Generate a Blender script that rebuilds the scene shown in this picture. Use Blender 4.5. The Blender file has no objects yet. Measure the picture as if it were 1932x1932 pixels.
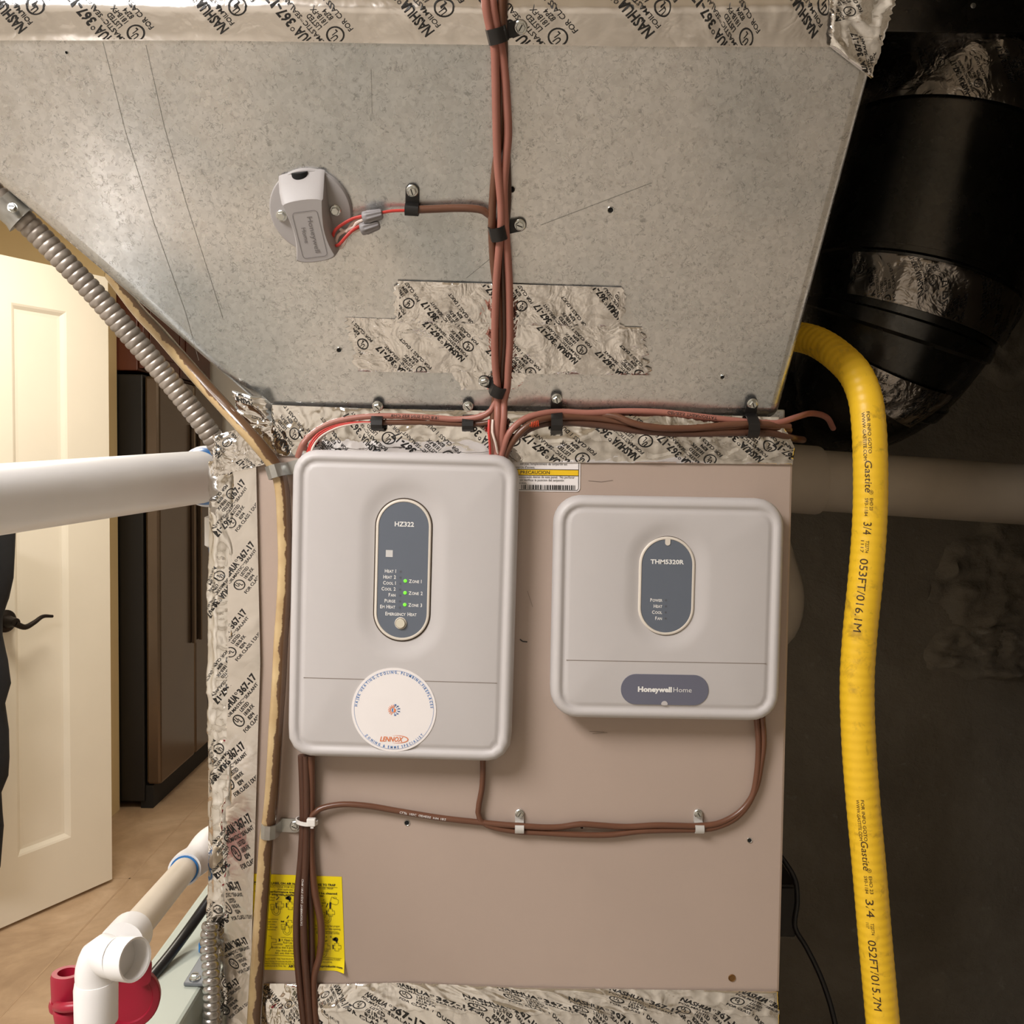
import bpy, bmesh, math, random
from mathutils import Vector, Matrix, noise, Euler
random.seed(7)
R = math.radians
V = Vector
scn = bpy.context.scene
COL = scn.collection

# ------------------------------------------------------------------ camera
FPX = 1783.0
W0 = 1932.0
cam_d = bpy.data.cameras.new('camera')
cam = bpy.data.objects.new('camera', cam_d)
COL.objects.link(cam)
cam_d.sensor_width = 36.0
cam_d.lens = 36.0 * FPX / W0
cam_d.clip_start = 0.02
CAM = V((0, -0.98, 1.42))
PITCH, ROLL = R(-2.6), R(0.7)
cam_rot = Matrix.Rotation(R(90) + PITCH, 3, 'X') @ Matrix.Rotation(ROLL, 3, 'Z')
cam.matrix_world = Matrix.Translation(CAM) @ cam_rot.to_4x4()
scn.camera = cam

# ------------------------------------------------------------------ world, light, exposure
world = bpy.data.worlds.new('world'); scn.world = world
world.use_nodes = True
world.node_tree.nodes['Background'].inputs[0].default_value = (1.0, 0.95, 0.9, 1)
world.node_tree.nodes['Background'].inputs[1].default_value = 0.015
scn.view_settings.view_transform = 'Standard'
scn.view_settings.look = 'None'
scn.view_settings.gamma = 1.0
scn.view_settings.use_curve_mapping = False
scn.view_settings.exposure = 0.0
LAMPS = [  # name, location, size, watts, colour
    ('utility', (-1.02, -1.15, 2.40), 0.9, 44.5, (1.0, 0.995, 1.02)),
    ('hall', (-1.05, 1.30, 2.40), 0.42, 19.0, (1.0, 0.93, 0.80)),
]
for nm, loc, sz, wt, colr in LAMPS:
    ld = bpy.data.lights.new(nm + '_lamp_light', 'AREA')
    ld.shape = 'DISK'; ld.size = sz; ld.energy = wt; ld.color = colr
    lo = bpy.data.objects.new(nm + '_lamp_light', ld); COL.objects.link(lo)
    lo.location = (loc[0], loc[1], loc[2] - 0.065)

# ------------------------------------------------------------------ projection helpers (build places from the photo's own geometry)
def ray(px, py):
    v = V(((px - W0 / 2) / FPX, -(py - W0 / 2) / FPX, -1.0))
    return cam_rot @ v
def F(px, py, off=0.0):                       # point on the vertical plane y = -off
    r = ray(px, py); return CAM + r * ((-off - CAM.y) / r.y)
TILT = R(30)
SN = V((0, -math.cos(TILT), -math.sin(TILT)))  # outward normal of the overhanging plenum face
SU = V((0, -math.sin(TILT), math.cos(TILT)))   # up along the face
SP = F(966, 788, 0.0)
def S(px, py, off=0.0):                       # point on the plenum face, lifted by off
    r = ray(px, py); q = SP + SN * off
    return CAM + r * ((q - CAM).dot(SN) / r.dot(SN))
def D(px, py, d): return F(px, py, -(d - 0.98))
def pxsize(p): return (p - CAM).y / FPX        # metres for one pixel at that depth

# ------------------------------------------------------------------ materials
MATS = {}
def new_mat(name):
    m = bpy.data.materials.new(name); m.use_nodes = True
    nt = m.node_tree; b = nt.nodes['Principled BSDF']
    return m, nt, b
def N(nt, t, **kw):
    n = nt.nodes.new(t)
    for k, v in kw.items(): setattr(n, k, v)
    return n
def coords(nt, scale=1.0, kind='Object', vec=None):
    tc = N(nt, 'ShaderNodeTexCoord'); mp = N(nt, 'ShaderNodeMapping')
    nt.links.new(tc.outputs[kind], mp.inputs[0])
    mp.inputs['Scale'].default_value = vec if vec else (scale,) * 3
    return mp.outputs[0]
def tex(nt, src, scale, detail=3, rough=0.5, dist=0.0):
    t = N(nt, 'ShaderNodeTexNoise'); nt.links.new(src, t.inputs['Vector'])
    t.inputs['Scale'].default_value = scale; t.inputs['Detail'].default_value = detail
    t.inputs['Roughness'].default_value = rough; t.inputs['Distortion'].default_value = dist
    return t.outputs['Fac']
def ramp(nt, src, stops, interp='LINEAR'):
    r = N(nt, 'ShaderNodeValToRGB'); nt.links.new(src, r.inputs[0])
    r.color_ramp.interpolation = interp
    e = r.color_ramp.elements
    while len(e) > 1: e.remove(e[-1])
    e[0].position = stops[0][0]; e[0].color = col4(stops[0][1])
    for p, c in stops[1:]:
        x = e.new(p); x.color = col4(c)
    return r.outputs['Color']
def col4(c):
    if isinstance(c, (int, float)): return (c, c, c, 1)
    return tuple(c) + (1,) if len(c) == 3 else c
def s2l(*c):
    return tuple(((x / 255) / 12.92 if x / 255 <= .04045 else ((x / 255 + .055) / 1.055) ** 2.4) for x in c)
def mix(nt, fac, a, b, mode='MIX'):
    m = N(nt, 'ShaderNodeMix', data_type='RGBA', blend_type=mode)
    for s, v in ((0, fac), (6, a), (7, b)):
        if hasattr(v, 'links'): nt.links.new(v, m.inputs[s])
        else: m.inputs[s].default_value = v if s == 0 else col4(v)
    return m.outputs[2]
def bump(nt, b, h, strength, dist=0.001):
    n = N(nt, 'ShaderNodeBump'); nt.links.new(h, n.inputs['Height'])
    n.inputs['Strength'].default_value = strength; n.inputs['Distance'].default_value = dist
    nt.links.new(n.outputs[0], b.inputs['Normal']); return n
def math_n(nt, op, a, b=None, c=None):
    n = N(nt, 'ShaderNodeMath', operation=op)
    for i, v in enumerate((a, b, c)):
        if v is None: continue
        if hasattr(v, 'links'): nt.links.new(v, n.inputs[i])
        else: n.inputs[i].default_value = v
    return n.outputs[0]
def simple(name, rgb, rough=0.5, metal=0.0, var=0.06, vscale=40, bmp=0.0, bscale=300, emit=None, coat=0.0, estr=1.0):
    if name in MATS: return MATS[name]
    m, nt, b = new_mat(name)
    src = coords(nt)
    n = tex(nt, src, vscale, 4)
    lo = tuple(max(0, c * (1 - var)) for c in rgb); hi = tuple(min(1, c * (1 + var)) for c in rgb)
    c = ramp(nt, n, [(0.3, lo), (0.7, hi)])
    nt.links.new(c, b.inputs['Base Color'])
    b.inputs['Roughness'].default_value = rough; b.inputs['Metallic'].default_value = metal
    b.inputs['Coat Weight'].default_value = coat
    if bmp: bump(nt, b, tex(nt, src, bscale, 2), bmp)
    if emit:
        b.inputs['Emission Color'].default_value = col4(emit); b.inputs['Emission Strength'].default_value = estr
    MATS[name] = m; return m

def mat_galv(name, base, dark, scale=1.0, rough=0.30, metal=0.9, marks=0.5):
    m, nt, b = new_mat(name)
    src = coords(nt)
    big = tex(nt, src, 3.6, 3, 0.5, 0.5)
    cbase = ramp(nt, big, [(0.38, tuple(c * f for c, f in zip(base, (0.66, 0.71, 0.74)))), (0.60, base)])
    spang = N(nt, 'ShaderNodeTexVoronoi'); nt.links.new(src, spang.inputs['Vector']); spang.inputs['Scale'].default_value = 260 * scale
    sp = ramp(nt, spang.outputs['Color'], [(0.0, 0.88), (1.0, 1.06)])
    c1 = mix(nt, 1.0, cbase, sp, 'MULTIPLY')
    n1 = tex(nt, src, 210 * scale, 1.0, 0.5, 1.1)
    band = math_n(nt, 'ABSOLUTE', math_n(nt, 'SUBTRACT', n1, 0.42))
    line = ramp(nt, band, [(0.0, 1.0), (0.02, 0.7), (0.055, 0.0)])
    n2 = tex(nt, src, 160 * scale, 1, 0.5)
    n3 = tex(nt, src, 6, 3, 0.55)
    thr = math_n(nt, 'ADD', n2, math_n(nt, 'MULTIPLY', n3, 0.45))
    gate = ramp(nt, thr, [(0.62, 0.0), (0.86, 1.0)])
    mk = math_n(nt, 'MULTIPLY', line, gate)
    mk = math_n(nt, 'MULTIPLY', mk, marks)
    c2 = mix(nt, mk, c1, dark)
    nt.links.new(c2, b.inputs['Base Color'])
    b.inputs['Metallic'].default_value = metal
    rr = ramp(nt, tex(nt, src, 60 * scale, 3), [(0.3, rough - 0.04), (0.7, rough + 0.08)])
    nt.links.new(rr, b.inputs['Roughness'])
    hh = math_n(nt, 'SUBTRACT', math_n(nt, 'MULTIPLY', n2, 0.5), mk)
    bump(nt, b, hh, 0.22, 0.0005)
    MATS[name] = m; return m

def mat_foil(name, base, rough=0.2, bs=0.5, bscale=60):
    m, nt, b = new_mat(name)
    src = coords(nt)
    n1 = tex(nt, src, bscale, 3, 0.55, 0.8)
    rid = math_n(nt, 'ABSOLUTE', math_n(nt, 'SUBTRACT', n1, 0.5))
    n2 = tex(nt, src, bscale * 4.5, 2, 0.5, 0.5)
    h = math_n(nt, 'ADD', math_n(nt, 'MULTIPLY', rid, 2.2), math_n(nt, 'MULTIPLY', n2, 0.22))
    bump(nt, b, h, bs, 0.0022)
    c = ramp(nt, tex(nt, src, 25, 2), [(0.3, tuple(x * 0.93 for x in base)), (0.7, base)])
    nt.links.new(c, b.inputs['Base Color'])
    b.inputs['Metallic'].default_value = 1.0
    b.inputs['Roughness'].default_value = rough
    MATS[name] = m; return m

GALV = mat_galv('galvanised_sheet', s2l(236, 234, 231), s2l(66, 68, 68), 1.0, 0.27, 0.92, 0.42)
GALV_DK = mat_galv('shaded_galvanised_duct', s2l(88, 84, 79), s2l(50, 50, 50), 0.7, 0.24, 0.95, 0.12)  # galvanised sheet darkened in colour for the shade behind the plenum
FOIL = mat_foil('foil_tape', (0.93, 0.90, 0.87), 0.10, 0.85, 38)
FOIL_SHINY = mat_foil('shiny_foil_tape', (0.94, 0.92, 0.89), 0.07, 0.40, 22)
FOIL_DIM = mat_foil('shaded_foil_tape', (0.34, 0.31, 0.28), 0.24, 0.8, 32)  # foil with the dim recess's shade put into its base colour
FOIL_FLAT = mat_foil('smooth_foil_tape', (0.93, 0.89, 0.85), 0.22, 0.25, 22)
INK = simple('black_ink', (0.012, 0.011, 0.010), 0.45)
PANEL = simple('taupe_enamel', s2l(179, 160, 147), 0.34, 0.0, 0.025, 9, 0.05, 900)
BODY = simple('taupe_enamel_dark', s2l(150, 134, 122), 0.42)
PLAS = simple('warm_grey_plastic', s2l(196, 191, 189), 0.46, 0, 0.012, 20, 0.03, 1800)
CREAM = simple('cream_plastic', s2l(222, 213, 200), 0.4, 0, 0.01)
SLATE = simple('slate_plate', s2l(100, 107, 118), 0.5, 0, 0.01)
BADGE = simple('blue_grey_badge', s2l(104, 105, 120), 0.5, 0, 0.01)
GAP = simple('dark_gap', s2l(74, 62, 52), 0.8)
SEAM = simple('seam_shade_strip', s2l(135, 124, 116), 0.7)
WHITE_INK = simple('white_ink', s2l(240, 238, 234), 0.5, 0, 0.01)
LED = simple('green_led', s2l(110, 235, 60), 0.4, emit=s2l(110, 245, 50), estr=0.9)
LED_OFF = simple('unlit_led', s2l(90, 93, 100), 0.3)
SENSOR = simple('sensor_grey_plastic', s2l(165, 160, 158), 0.45, 0, 0.02, 30, 0.05, 900)
SENS_INK = simple('moulded_recess_grey', s2l(118, 113, 112), 0.6)
STICK = simple('white_sticker', s2l(240, 234, 231), 0.45, 0, 0.01)
BLUE_INK = simple('blue_ink', s2l(70, 125, 190), 0.5)
ORANGE_INK = simple('orange_ink', s2l(226, 124, 70), 0.5)
YEL = simple('yellow_label', s2l(253, 228, 6), 0.4, 0, 0.01)
GOLD = simple('gold_band', s2l(240, 196, 30), 0.4, 0, 0.01)
TERRA = simple('terracotta_cable_jacket', s2l(162, 106, 92), 0.40, 0, 0.05)
BROWN = simple('brown_cable_jacket', s2l(104, 68, 50), 0.30, 0, 0.06)
BROWN2 = simple('dark_brown_cable_jacket', s2l(86, 57, 44), 0.30, 0, 0.06)
RUB = simple('black_clip_plastic', s2l(24, 22, 21), 0.38, 0, 0.05)
ZINC = simple('zinc_screw', s2l(212, 214, 210), 0.22, 1.0, 0.08, 120)
STRAP = simple('galvanised_strap', s2l(190, 190, 186), 0.32, 0.9, 0.10, 90, 0.1, 300)
ALU = simple('aluminium_clip', s2l(206, 203, 198), 0.4, 0.35, 0.04)
REDW = simple('red_wire', s2l(205, 66, 58), 0.4)
WHTW = simple('white_wire', s2l(232, 214, 202), 0.45)
GRNUT = simple('grey_wire_nut', s2l(140, 136, 137), 0.45)
ZIP = simple('white_nylon', s2l(236, 232, 226), 0.4)
PVC = simple('white_pvc', s2l(248, 246, 244), 0.32, 0, 0.02, 12)
PVC_OLD = simple('cream_pvc', s2l(226, 214, 196), 0.38, 0, 0.05, 14)
PVC_DIM = simple('shaded_pvc', s2l(206, 192, 172), 0.5, 0, 0.10, 9)  # white pipe plastic, colour toned down for the shaded right side
PRIMER = simple('blue_pvc_primer', s2l(46, 120, 190), 0.35, 0, 0.15, 60)
CONDUIT = simple('flexible_metal_conduit', s2l(168, 158, 148), 0.42, 0.6, 0.14, 30)
CONDUIT_NEW = simple('bright_metal_conduit', s2l(188, 186, 184), 0.26, 0.95, 0.06, 30)
MAROON = simple('maroon_rubber', s2l(160, 28, 52), 0.38, 0, 0.06)
ORANGEW = simple('orange_wire', s2l(238, 84, 44), 0.4)
BLKCAB = simple('black_rubber_cable', s2l(28, 27, 28), 0.35)
PALEGRN = simple('pale_green_enamel', s2l(184, 191, 180), 0.5, 0, 0.03, 12)
BRKT = simple('grey_bracket_metal', s2l(128, 132, 138), 0.4, 0.6, 0.06)
DOORW = simple('white_door_paint', s2l(232, 224, 208), 0.42, 0, 0.012, 8)
BRONZE = simple('oil_rubbed_bronze', s2l(40, 33, 29), 0.4, 0.7, 0.1)
BLKCLOTH = simple('black_cloth', s2l(16, 16, 19), 0.9, 0, 0.2, 80)
FR_SIDE = simple('black_fridge_side', s2l(16, 14, 13), 0.45)
FR_FRONT = simple('dark_stainless', s2l(108, 93, 78), 0.22, 0.85, 0.08, 3)
FR_GAP = simple('fridge_gasket', s2l(18, 15, 13), 0.7)
CHERRY = simple('cherry_cabinet_wood', s2l(92, 46, 28), 0.35, 0, 0.25, 6)
WALLTAN = simple('tan_wall_paint', s2l(234, 210, 160), 0.85, 0, 0.02, 5)
WALLCREAM = simple('cream_wall_paint', s2l(226, 220, 210), 0.85, 0, 0.02, 5)
CEIL = simple('ceiling_paint', s2l(236, 228, 214), 0.9, 0, 0.02, 5)
LAMPEM = simple('lamp_diffuser', (0.9, 0.85, 0.78), 0.6, emit=(1.0, 0.86, 0.70), estr=6.0)
FIXT = simple('lamp_base_white', s2l(230, 226, 220), 0.4)
DARKBOX = simple('dark_metal', s2l(46, 42, 38), 0.5, 0.3, 0.1)
WOODDK = simple('dark_joist_wood', s2l(60, 52, 42), 0.8, 0, 0.2, 30)

def mat_concrete():
    m, nt, b = new_mat('grey_concrete'); src = coords(nt)
    n1 = tex(nt, src, 2.6, 6, 0.6, 0.4); n2 = tex(nt, src, 24, 5, 0.65)
    c = ramp(nt, n1, [(0.35, s2l(140, 131, 117)), (0.55, s2l(162, 153, 139)), (0.72, s2l(178, 170, 155))])
    c = mix(nt, ramp(nt, n2, [(0.62, 0.0), (0.74, 0.6)]), c, s2l(190, 182, 168))
    nt.links.new(c, b.inputs['Base Color']); b.inputs['Roughness'].default_value = 0.92
    bump(nt, b, math_n(nt, 'ADD', n2, math_n(nt, 'MULTIPLY', n1, 2.0)), 0.6, 0.01)
    MATS['grey_concrete'] = m; return m
CONC = mat_concrete()
def mat_floor():
    m, nt, b = new_mat('tan_stone_vinyl'); src = coords(nt)
    n1 = tex(nt, src, 2.3, 6, 0.62, 1.2); n2 = tex(nt, src, 14, 5, 0.6, 0.5)
    c = ramp(nt, n1, [(0.32, s2l(168, 140, 112)), (0.5, s2l(194, 165, 134)), (0.68, s2l(212, 185, 155))])
    c = mix(nt, ramp(nt, n2, [(0.35, 0.35), (0.65, 0.0)]), c, s2l(160, 132, 104))
    nt.links.new(c, b.inputs['Base Color']); b.inputs['Roughness'].default_value = 0.45
    MATS['tan_stone_vinyl'] = m; return m
FLOOR = mat_floor()
GROUT = simple('floor_tile_joint', s2l(182, 154, 124), 0.7)
def mat_csst():
    m, nt, b = new_mat('yellow_gas_hose_jacket'); src = coords(nt)
    n1 = tex(nt, src, 55, 5, 0.65, 0.4); n2 = tex(nt, src, 7, 2)
    f = ramp(nt, math_n(nt, 'ADD', n1, math_n(nt, 'MULTIPLY', n2, 0.3)), [(0.74, 0.0), (0.90, 0.7)])
    c = mix(nt, f, s2l(248, 200, 44), s2l(176, 136, 40))
    nt.links.new(c, b.inputs['Base Color']); b.inputs['Roughness'].default_value = 0.42
    bump(nt, b, tex(nt, src, 600, 2), 0.12, 0.0006)
    MATS['yellow_gas_hose_jacket'] = m; return m
CSST = mat_csst()
def mat_vinyl():
    # clear amber drain tube with dark sediment lying along one side (uv: u round the tube, v along it)
    m, nt, b = new_mat('amber_drain_tube')
    uv = N(nt, 'ShaderNodeTexCoord').outputs['UV']
    sep = N(nt, 'ShaderNodeSeparateXYZ'); nt.links.new(uv, sep.inputs[0])
    cmb = N(nt, 'ShaderNodeCombineXYZ'); nt.links.new(sep.outputs[1], cmb.inputs[0])
    n = tex(nt, cmb.outputs[0], 30, 5, 0.66)
    n5 = tex(nt, cmb.outputs[0], 5, 2, 0.5)
    d = math_n(nt, 'ABSOLUTE', math_n(nt, 'SUBTRACT', math_n(nt, 'FRACT', math_n(nt, 'ADD', sep.outputs[0], 0.68)), 0.5))
    k = math_n(nt, 'SUBTRACT', math_n(nt, 'ADD', math_n(nt, 'MULTIPLY', n, 0.34), math_n(nt, 'MULTIPLY', n5, 0.26)), d)
    f = ramp(nt, k, [(0.13, 0.0), (0.15, 0.92)])
    c = ramp(nt, tex(nt, coords(nt), 30, 3), [(0.3, s2l(178, 148, 104)), (0.7, s2l(206, 180, 134))])
    c = mix(nt, f, c, s2l(88, 58, 38))
    nt.links.new(c, b.inputs['Base Color']); b.inputs['Roughness'].default_value = 0.22
    b.inputs['Coat Weight'].default_value = 0.5; b.inputs['Coat Roughness'].default_value = 0.15
    MATS['amber_drain_tube'] = m; return m
VINYL = mat_vinyl()

# ------------------------------------------------------------------ object helpers
OFF = {}
def woff(p): return OFF.get(p.name, V((0, 0, 0))) if p else V((0, 0, 0))
def meta(o, label=None, cat=None, group=None, kind=None):
    if label: o['label'] = label
    if cat: o['category'] = cat
    if group: o['group'] = group
    if kind: o['kind'] = kind
    return o
def thing(name, label, cat, loc, rot=None, group=None):
    o = bpy.data.objects.new(name, None); COL.objects.link(o)
    o.empty_display_size = 0.02
    o.location = loc
    if rot: o.rotation_euler = rot
    OFF[o.name] = V(loc)
    return meta(o, label, cat, group)
class MB:
    def __init__(s): s.v = []; s.f = []; s.uv = []; s.hasuv = False
    def add(s, vs, fs, uvs=None):
        k = len(s.v); s.v += [V(p) for p in vs]
        s.f += [tuple(i + k for i in f) for f in fs]
        if uvs: s.hasuv = True; s.uv += uvs
        else: s.uv += [None] * len(fs)
        return s
    def box(s, a, b):
        x0, y0, z0 = [min(p, q) for p, q in zip(a, b)]; x1, y1, z1 = [max(p, q) for p, q in zip(a, b)]
        vs = [(x0, y0, z0), (x1, y0, z0), (x1, y1, z0), (x0, y1, z0), (x0, y0, z1), (x1, y0, z1), (x1, y1, z1), (x0, y1, z1)]
        return s.add(vs, [(0, 3, 2, 1), (4, 5, 6, 7), (0, 1, 5, 4), (1, 2, 6, 5), (2, 3, 7, 6), (3, 0, 4, 7)])
    def loft(s, loops, cap0=True, cap1=True, closed=True):
        n = len(loops[0]); k = []; vs = []
        for lp in loops: vs += list(lp)
        fs = []
        for i in range(len(loops) - 1):
            for j in range(n if closed else n - 1):
                a = i * n + j; b = i * n + (j + 1) % n
                fs.append((a, b, b + n, a + n))
        if cap0: fs.append(tuple(reversed(range(n))))
        if cap1: fs.append(tuple((len(loops) - 1) * n + j for j in range(n)))
        return s.add(vs, fs)
    def cyl(s, p, q, r, n=20, r2=None):
        p = V(p); q = V(q); t = (q - p).normalized()
        a = t.orthogonal().normalized(); b = t.cross(a)
        r2 = r if r2 is None else r2
        c = lambda o, rr: [o + (a * math.cos(2 * math.pi * j / n) + b * math.sin(2 * math.pi * j / n)) * rr for j in range(n)]
        return s.loft([c(p, r), c(q, r2)])
    def build(s, name, mat, parent=None, smooth=False, bevel=0.0, local=False, segs=2, angle=40):
        o_ = V((0, 0, 0)) if local else woff(parent)
        me = bpy.data.meshes.new(name)
        me.from_pydata([tuple(p - o_) for p in s.v], [], s.f); me.update()
        if s.hasuv:
            ul = me.uv_layers.new(name='UVMap')
            for poly, u in zip(me.polygons, s.uv):
                if u:
                    for li, c in zip(poly.loop_indices, u): ul.data[li].uv = c
        bm = bmesh.new(); bm.from_mesh(me)
        bmesh.ops.recalc_face_normals(bm, faces=bm.faces[:]); bm.to_mesh(me); bm.free()
        me.materials.append(mat)
        o = bpy.data.objects.new(name, me); COL.objects.link(o)
        if parent: o.parent = parent
        OFF[o.name] = o_
        if smooth:
            for p in me.polygons: p.use_smooth = True
            me.set_sharp_from_angle(angle=R(angle))
        if bevel:
            md = o.modifiers.new('bevel', 'BEVEL'); md.width = bevel; md.segments = segs
            md.limit_method = 'ANGLE'; md.angle_limit = R(35)
        return o
def spline(pts, step=0.006):
    P_ = [V(p) for p in pts]
    if len(P_) == 2:
        n = max(1, int((P_[1] - P_[0]).length / step))
        return [P_[0].lerp(P_[1], i / n) for i in range(n + 1)]
    P_ = [P_[0] * 2 - P_[1]] + P_ + [P_[-1] * 2 - P_[-2]]
    out = []
    for i in range(1, len(P_) - 2):
        a, b, c, d = P_[i - 1:i + 3]
        n = max(1, int((c - b).length / step))
        def tj(ti, x, y): return ti + max(1e-5, (y - x).length) ** 0.5
        t0 = 0; t1 = tj(t0, a, b); t2 = tj(t1, b, c); t3 = tj(t2, c, d)
        for k in range(n):
            t = t1 + (t2 - t1) * k / n
            A1 = a * ((t1 - t) / (t1 - t0)) + b * ((t - t0) / (t1 - t0))
            A2 = b * ((t2 - t) / (t2 - t1)) + c * ((t - t1) / (t2 - t1))
            A3 = c * ((t3 - t) / (t3 - t2)) + d * ((t - t2) / (t3 - t2))
            B1 = A1 * ((t2 - t) / (t2 - t0)) + A2 * ((t - t0) / (t2 - t0))
            B2 = A2 * ((t3 - t) / (t3 - t1)) + A3 * ((t - t1) / (t3 - t1))
            out.append(B1 * ((t2 - t) / (t2 - t1)) + B2 * ((t - t1) / (t2 - t1)))
    out.append(P_[-2]); return out
class Tube:
    """a swept round tube; phi = 0 faces the reference direction"""
    def __init__(s, pts, r, n=12, step=0.006, ref=(0, -1, 0), rf=None):
        s.r = r; s.rf = rf; s.n = n
        s.c = spline(pts, step); s.s = [0.0]
        for a, b in zip(s.c, s.c[1:]): s.s.append(s.s[-1] + (b - a).length)
        s.L = s.s[-1]; s.fr = []
        ref = V(ref)
        for i, p in enumerate(s.c):
            t = (s.c[min(i + 1, len(s.c) - 1)] - s.c[max(i - 1, 0)]).normalized()
            q = ref - t * ref.dot(t)
            q = q.normalized() if q.length > 1e-3 else t.orthogonal().normalized()
            s.fr.append((t, q, t.cross(q)))
    def at(s, x):
        x = min(max(x, 0), s.L)
        lo, hi = 0, len(s.s) - 1
        while hi - lo > 1:
            m = (lo + hi) // 2
            if s.s[m] <= x: lo = m
            else: hi = m
        k = (x - s.s[lo]) / max(1e-9, s.s[hi] - s.s[lo])
        return s.c[lo].lerp(s.c[hi], k), [a.lerp(b, k).normalized() for a, b in zip(s.fr[lo], s.fr[hi])]
    def rad(s, x): return s.r * (s.rf(x) if s.rf else 1.0)
    def surf(s, x, phi, lift=0.0):
        c, (t, q, w) = s.at(x)
        return c + (q * math.cos(phi) + w * math.sin(phi)) * (s.rad(x) + lift)
    def mesh(s, mb=None, ds=None, cap=True):
        mb = mb or MB(); n = s.n
        xs = s.s if ds is None else [min(s.L, i * ds) for i in range(int(s.L / ds) + 2)]
        vs = []; fs = []; uvs = []
        for x in xs:
            c, (t, q, w) = s.at(x); r = s.rad(x)
            for j in range(n):
                a = 2 * math.pi * j / n
                vs.append(c + (q * math.cos(a) + w * math.sin(a)) * r)
        for i in range(len(xs) - 1):
            for j in range(n):
                a = i * n + j; b = i * n + (j + 1) % n
                fs.append((a, b, b + n, a + n))
                uvs.append([(j / n, xs[i]), ((j + 1) / n, xs[i]), ((j + 1) / n, xs[i + 1]), (j / n, xs[i + 1])])
        if cap:
            fs.append(tuple(reversed(range(n)))); uvs.append([(0, 0)] * n)
            k = (len(xs) - 1) * n; fs.append(tuple(k + j for j in range(n))); uvs.append([(0, s.L)] * n)
        return mb.add(vs, fs, uvs)

# ------------------------------------------------------------------ flat print: text, rings, lines, polygons mapped onto real surfaces
_tx = {}
def text2d(string, bold=0.0, res=2):
    key = (string, bold, res)
    if key in _tx: return _tx[key]
    cu = bpy.data.curves.new('t', 'FONT'); cu.body = string; cu.size = 1.0
    cu.resolution_u = res; cu.fill_mode = 'FRONT'; cu.offset = bold
    ob = bpy.data.objects.new('t', cu); COL.objects.link(ob)
    dg = bpy.context.evaluated_depsgraph_get()
    me = ob.evaluated_get(dg).to_mesh()
    vs = [(v.co.x, v.co.y) for v in me.vertices]; fs = [tuple(p.vertices) for p in me.polygons]
    ob.evaluated_get(dg).to_mesh_clear()
    bpy.data.objects.remove(ob); bpy.data.curves.remove(cu)
    if not vs: vs = [(0, 0)]
    xs = [v[0] for v in vs]
    _tx[key] = (vs, fs, min(xs), max(xs)); return _tx[key]
CAP = 0.70
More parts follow.
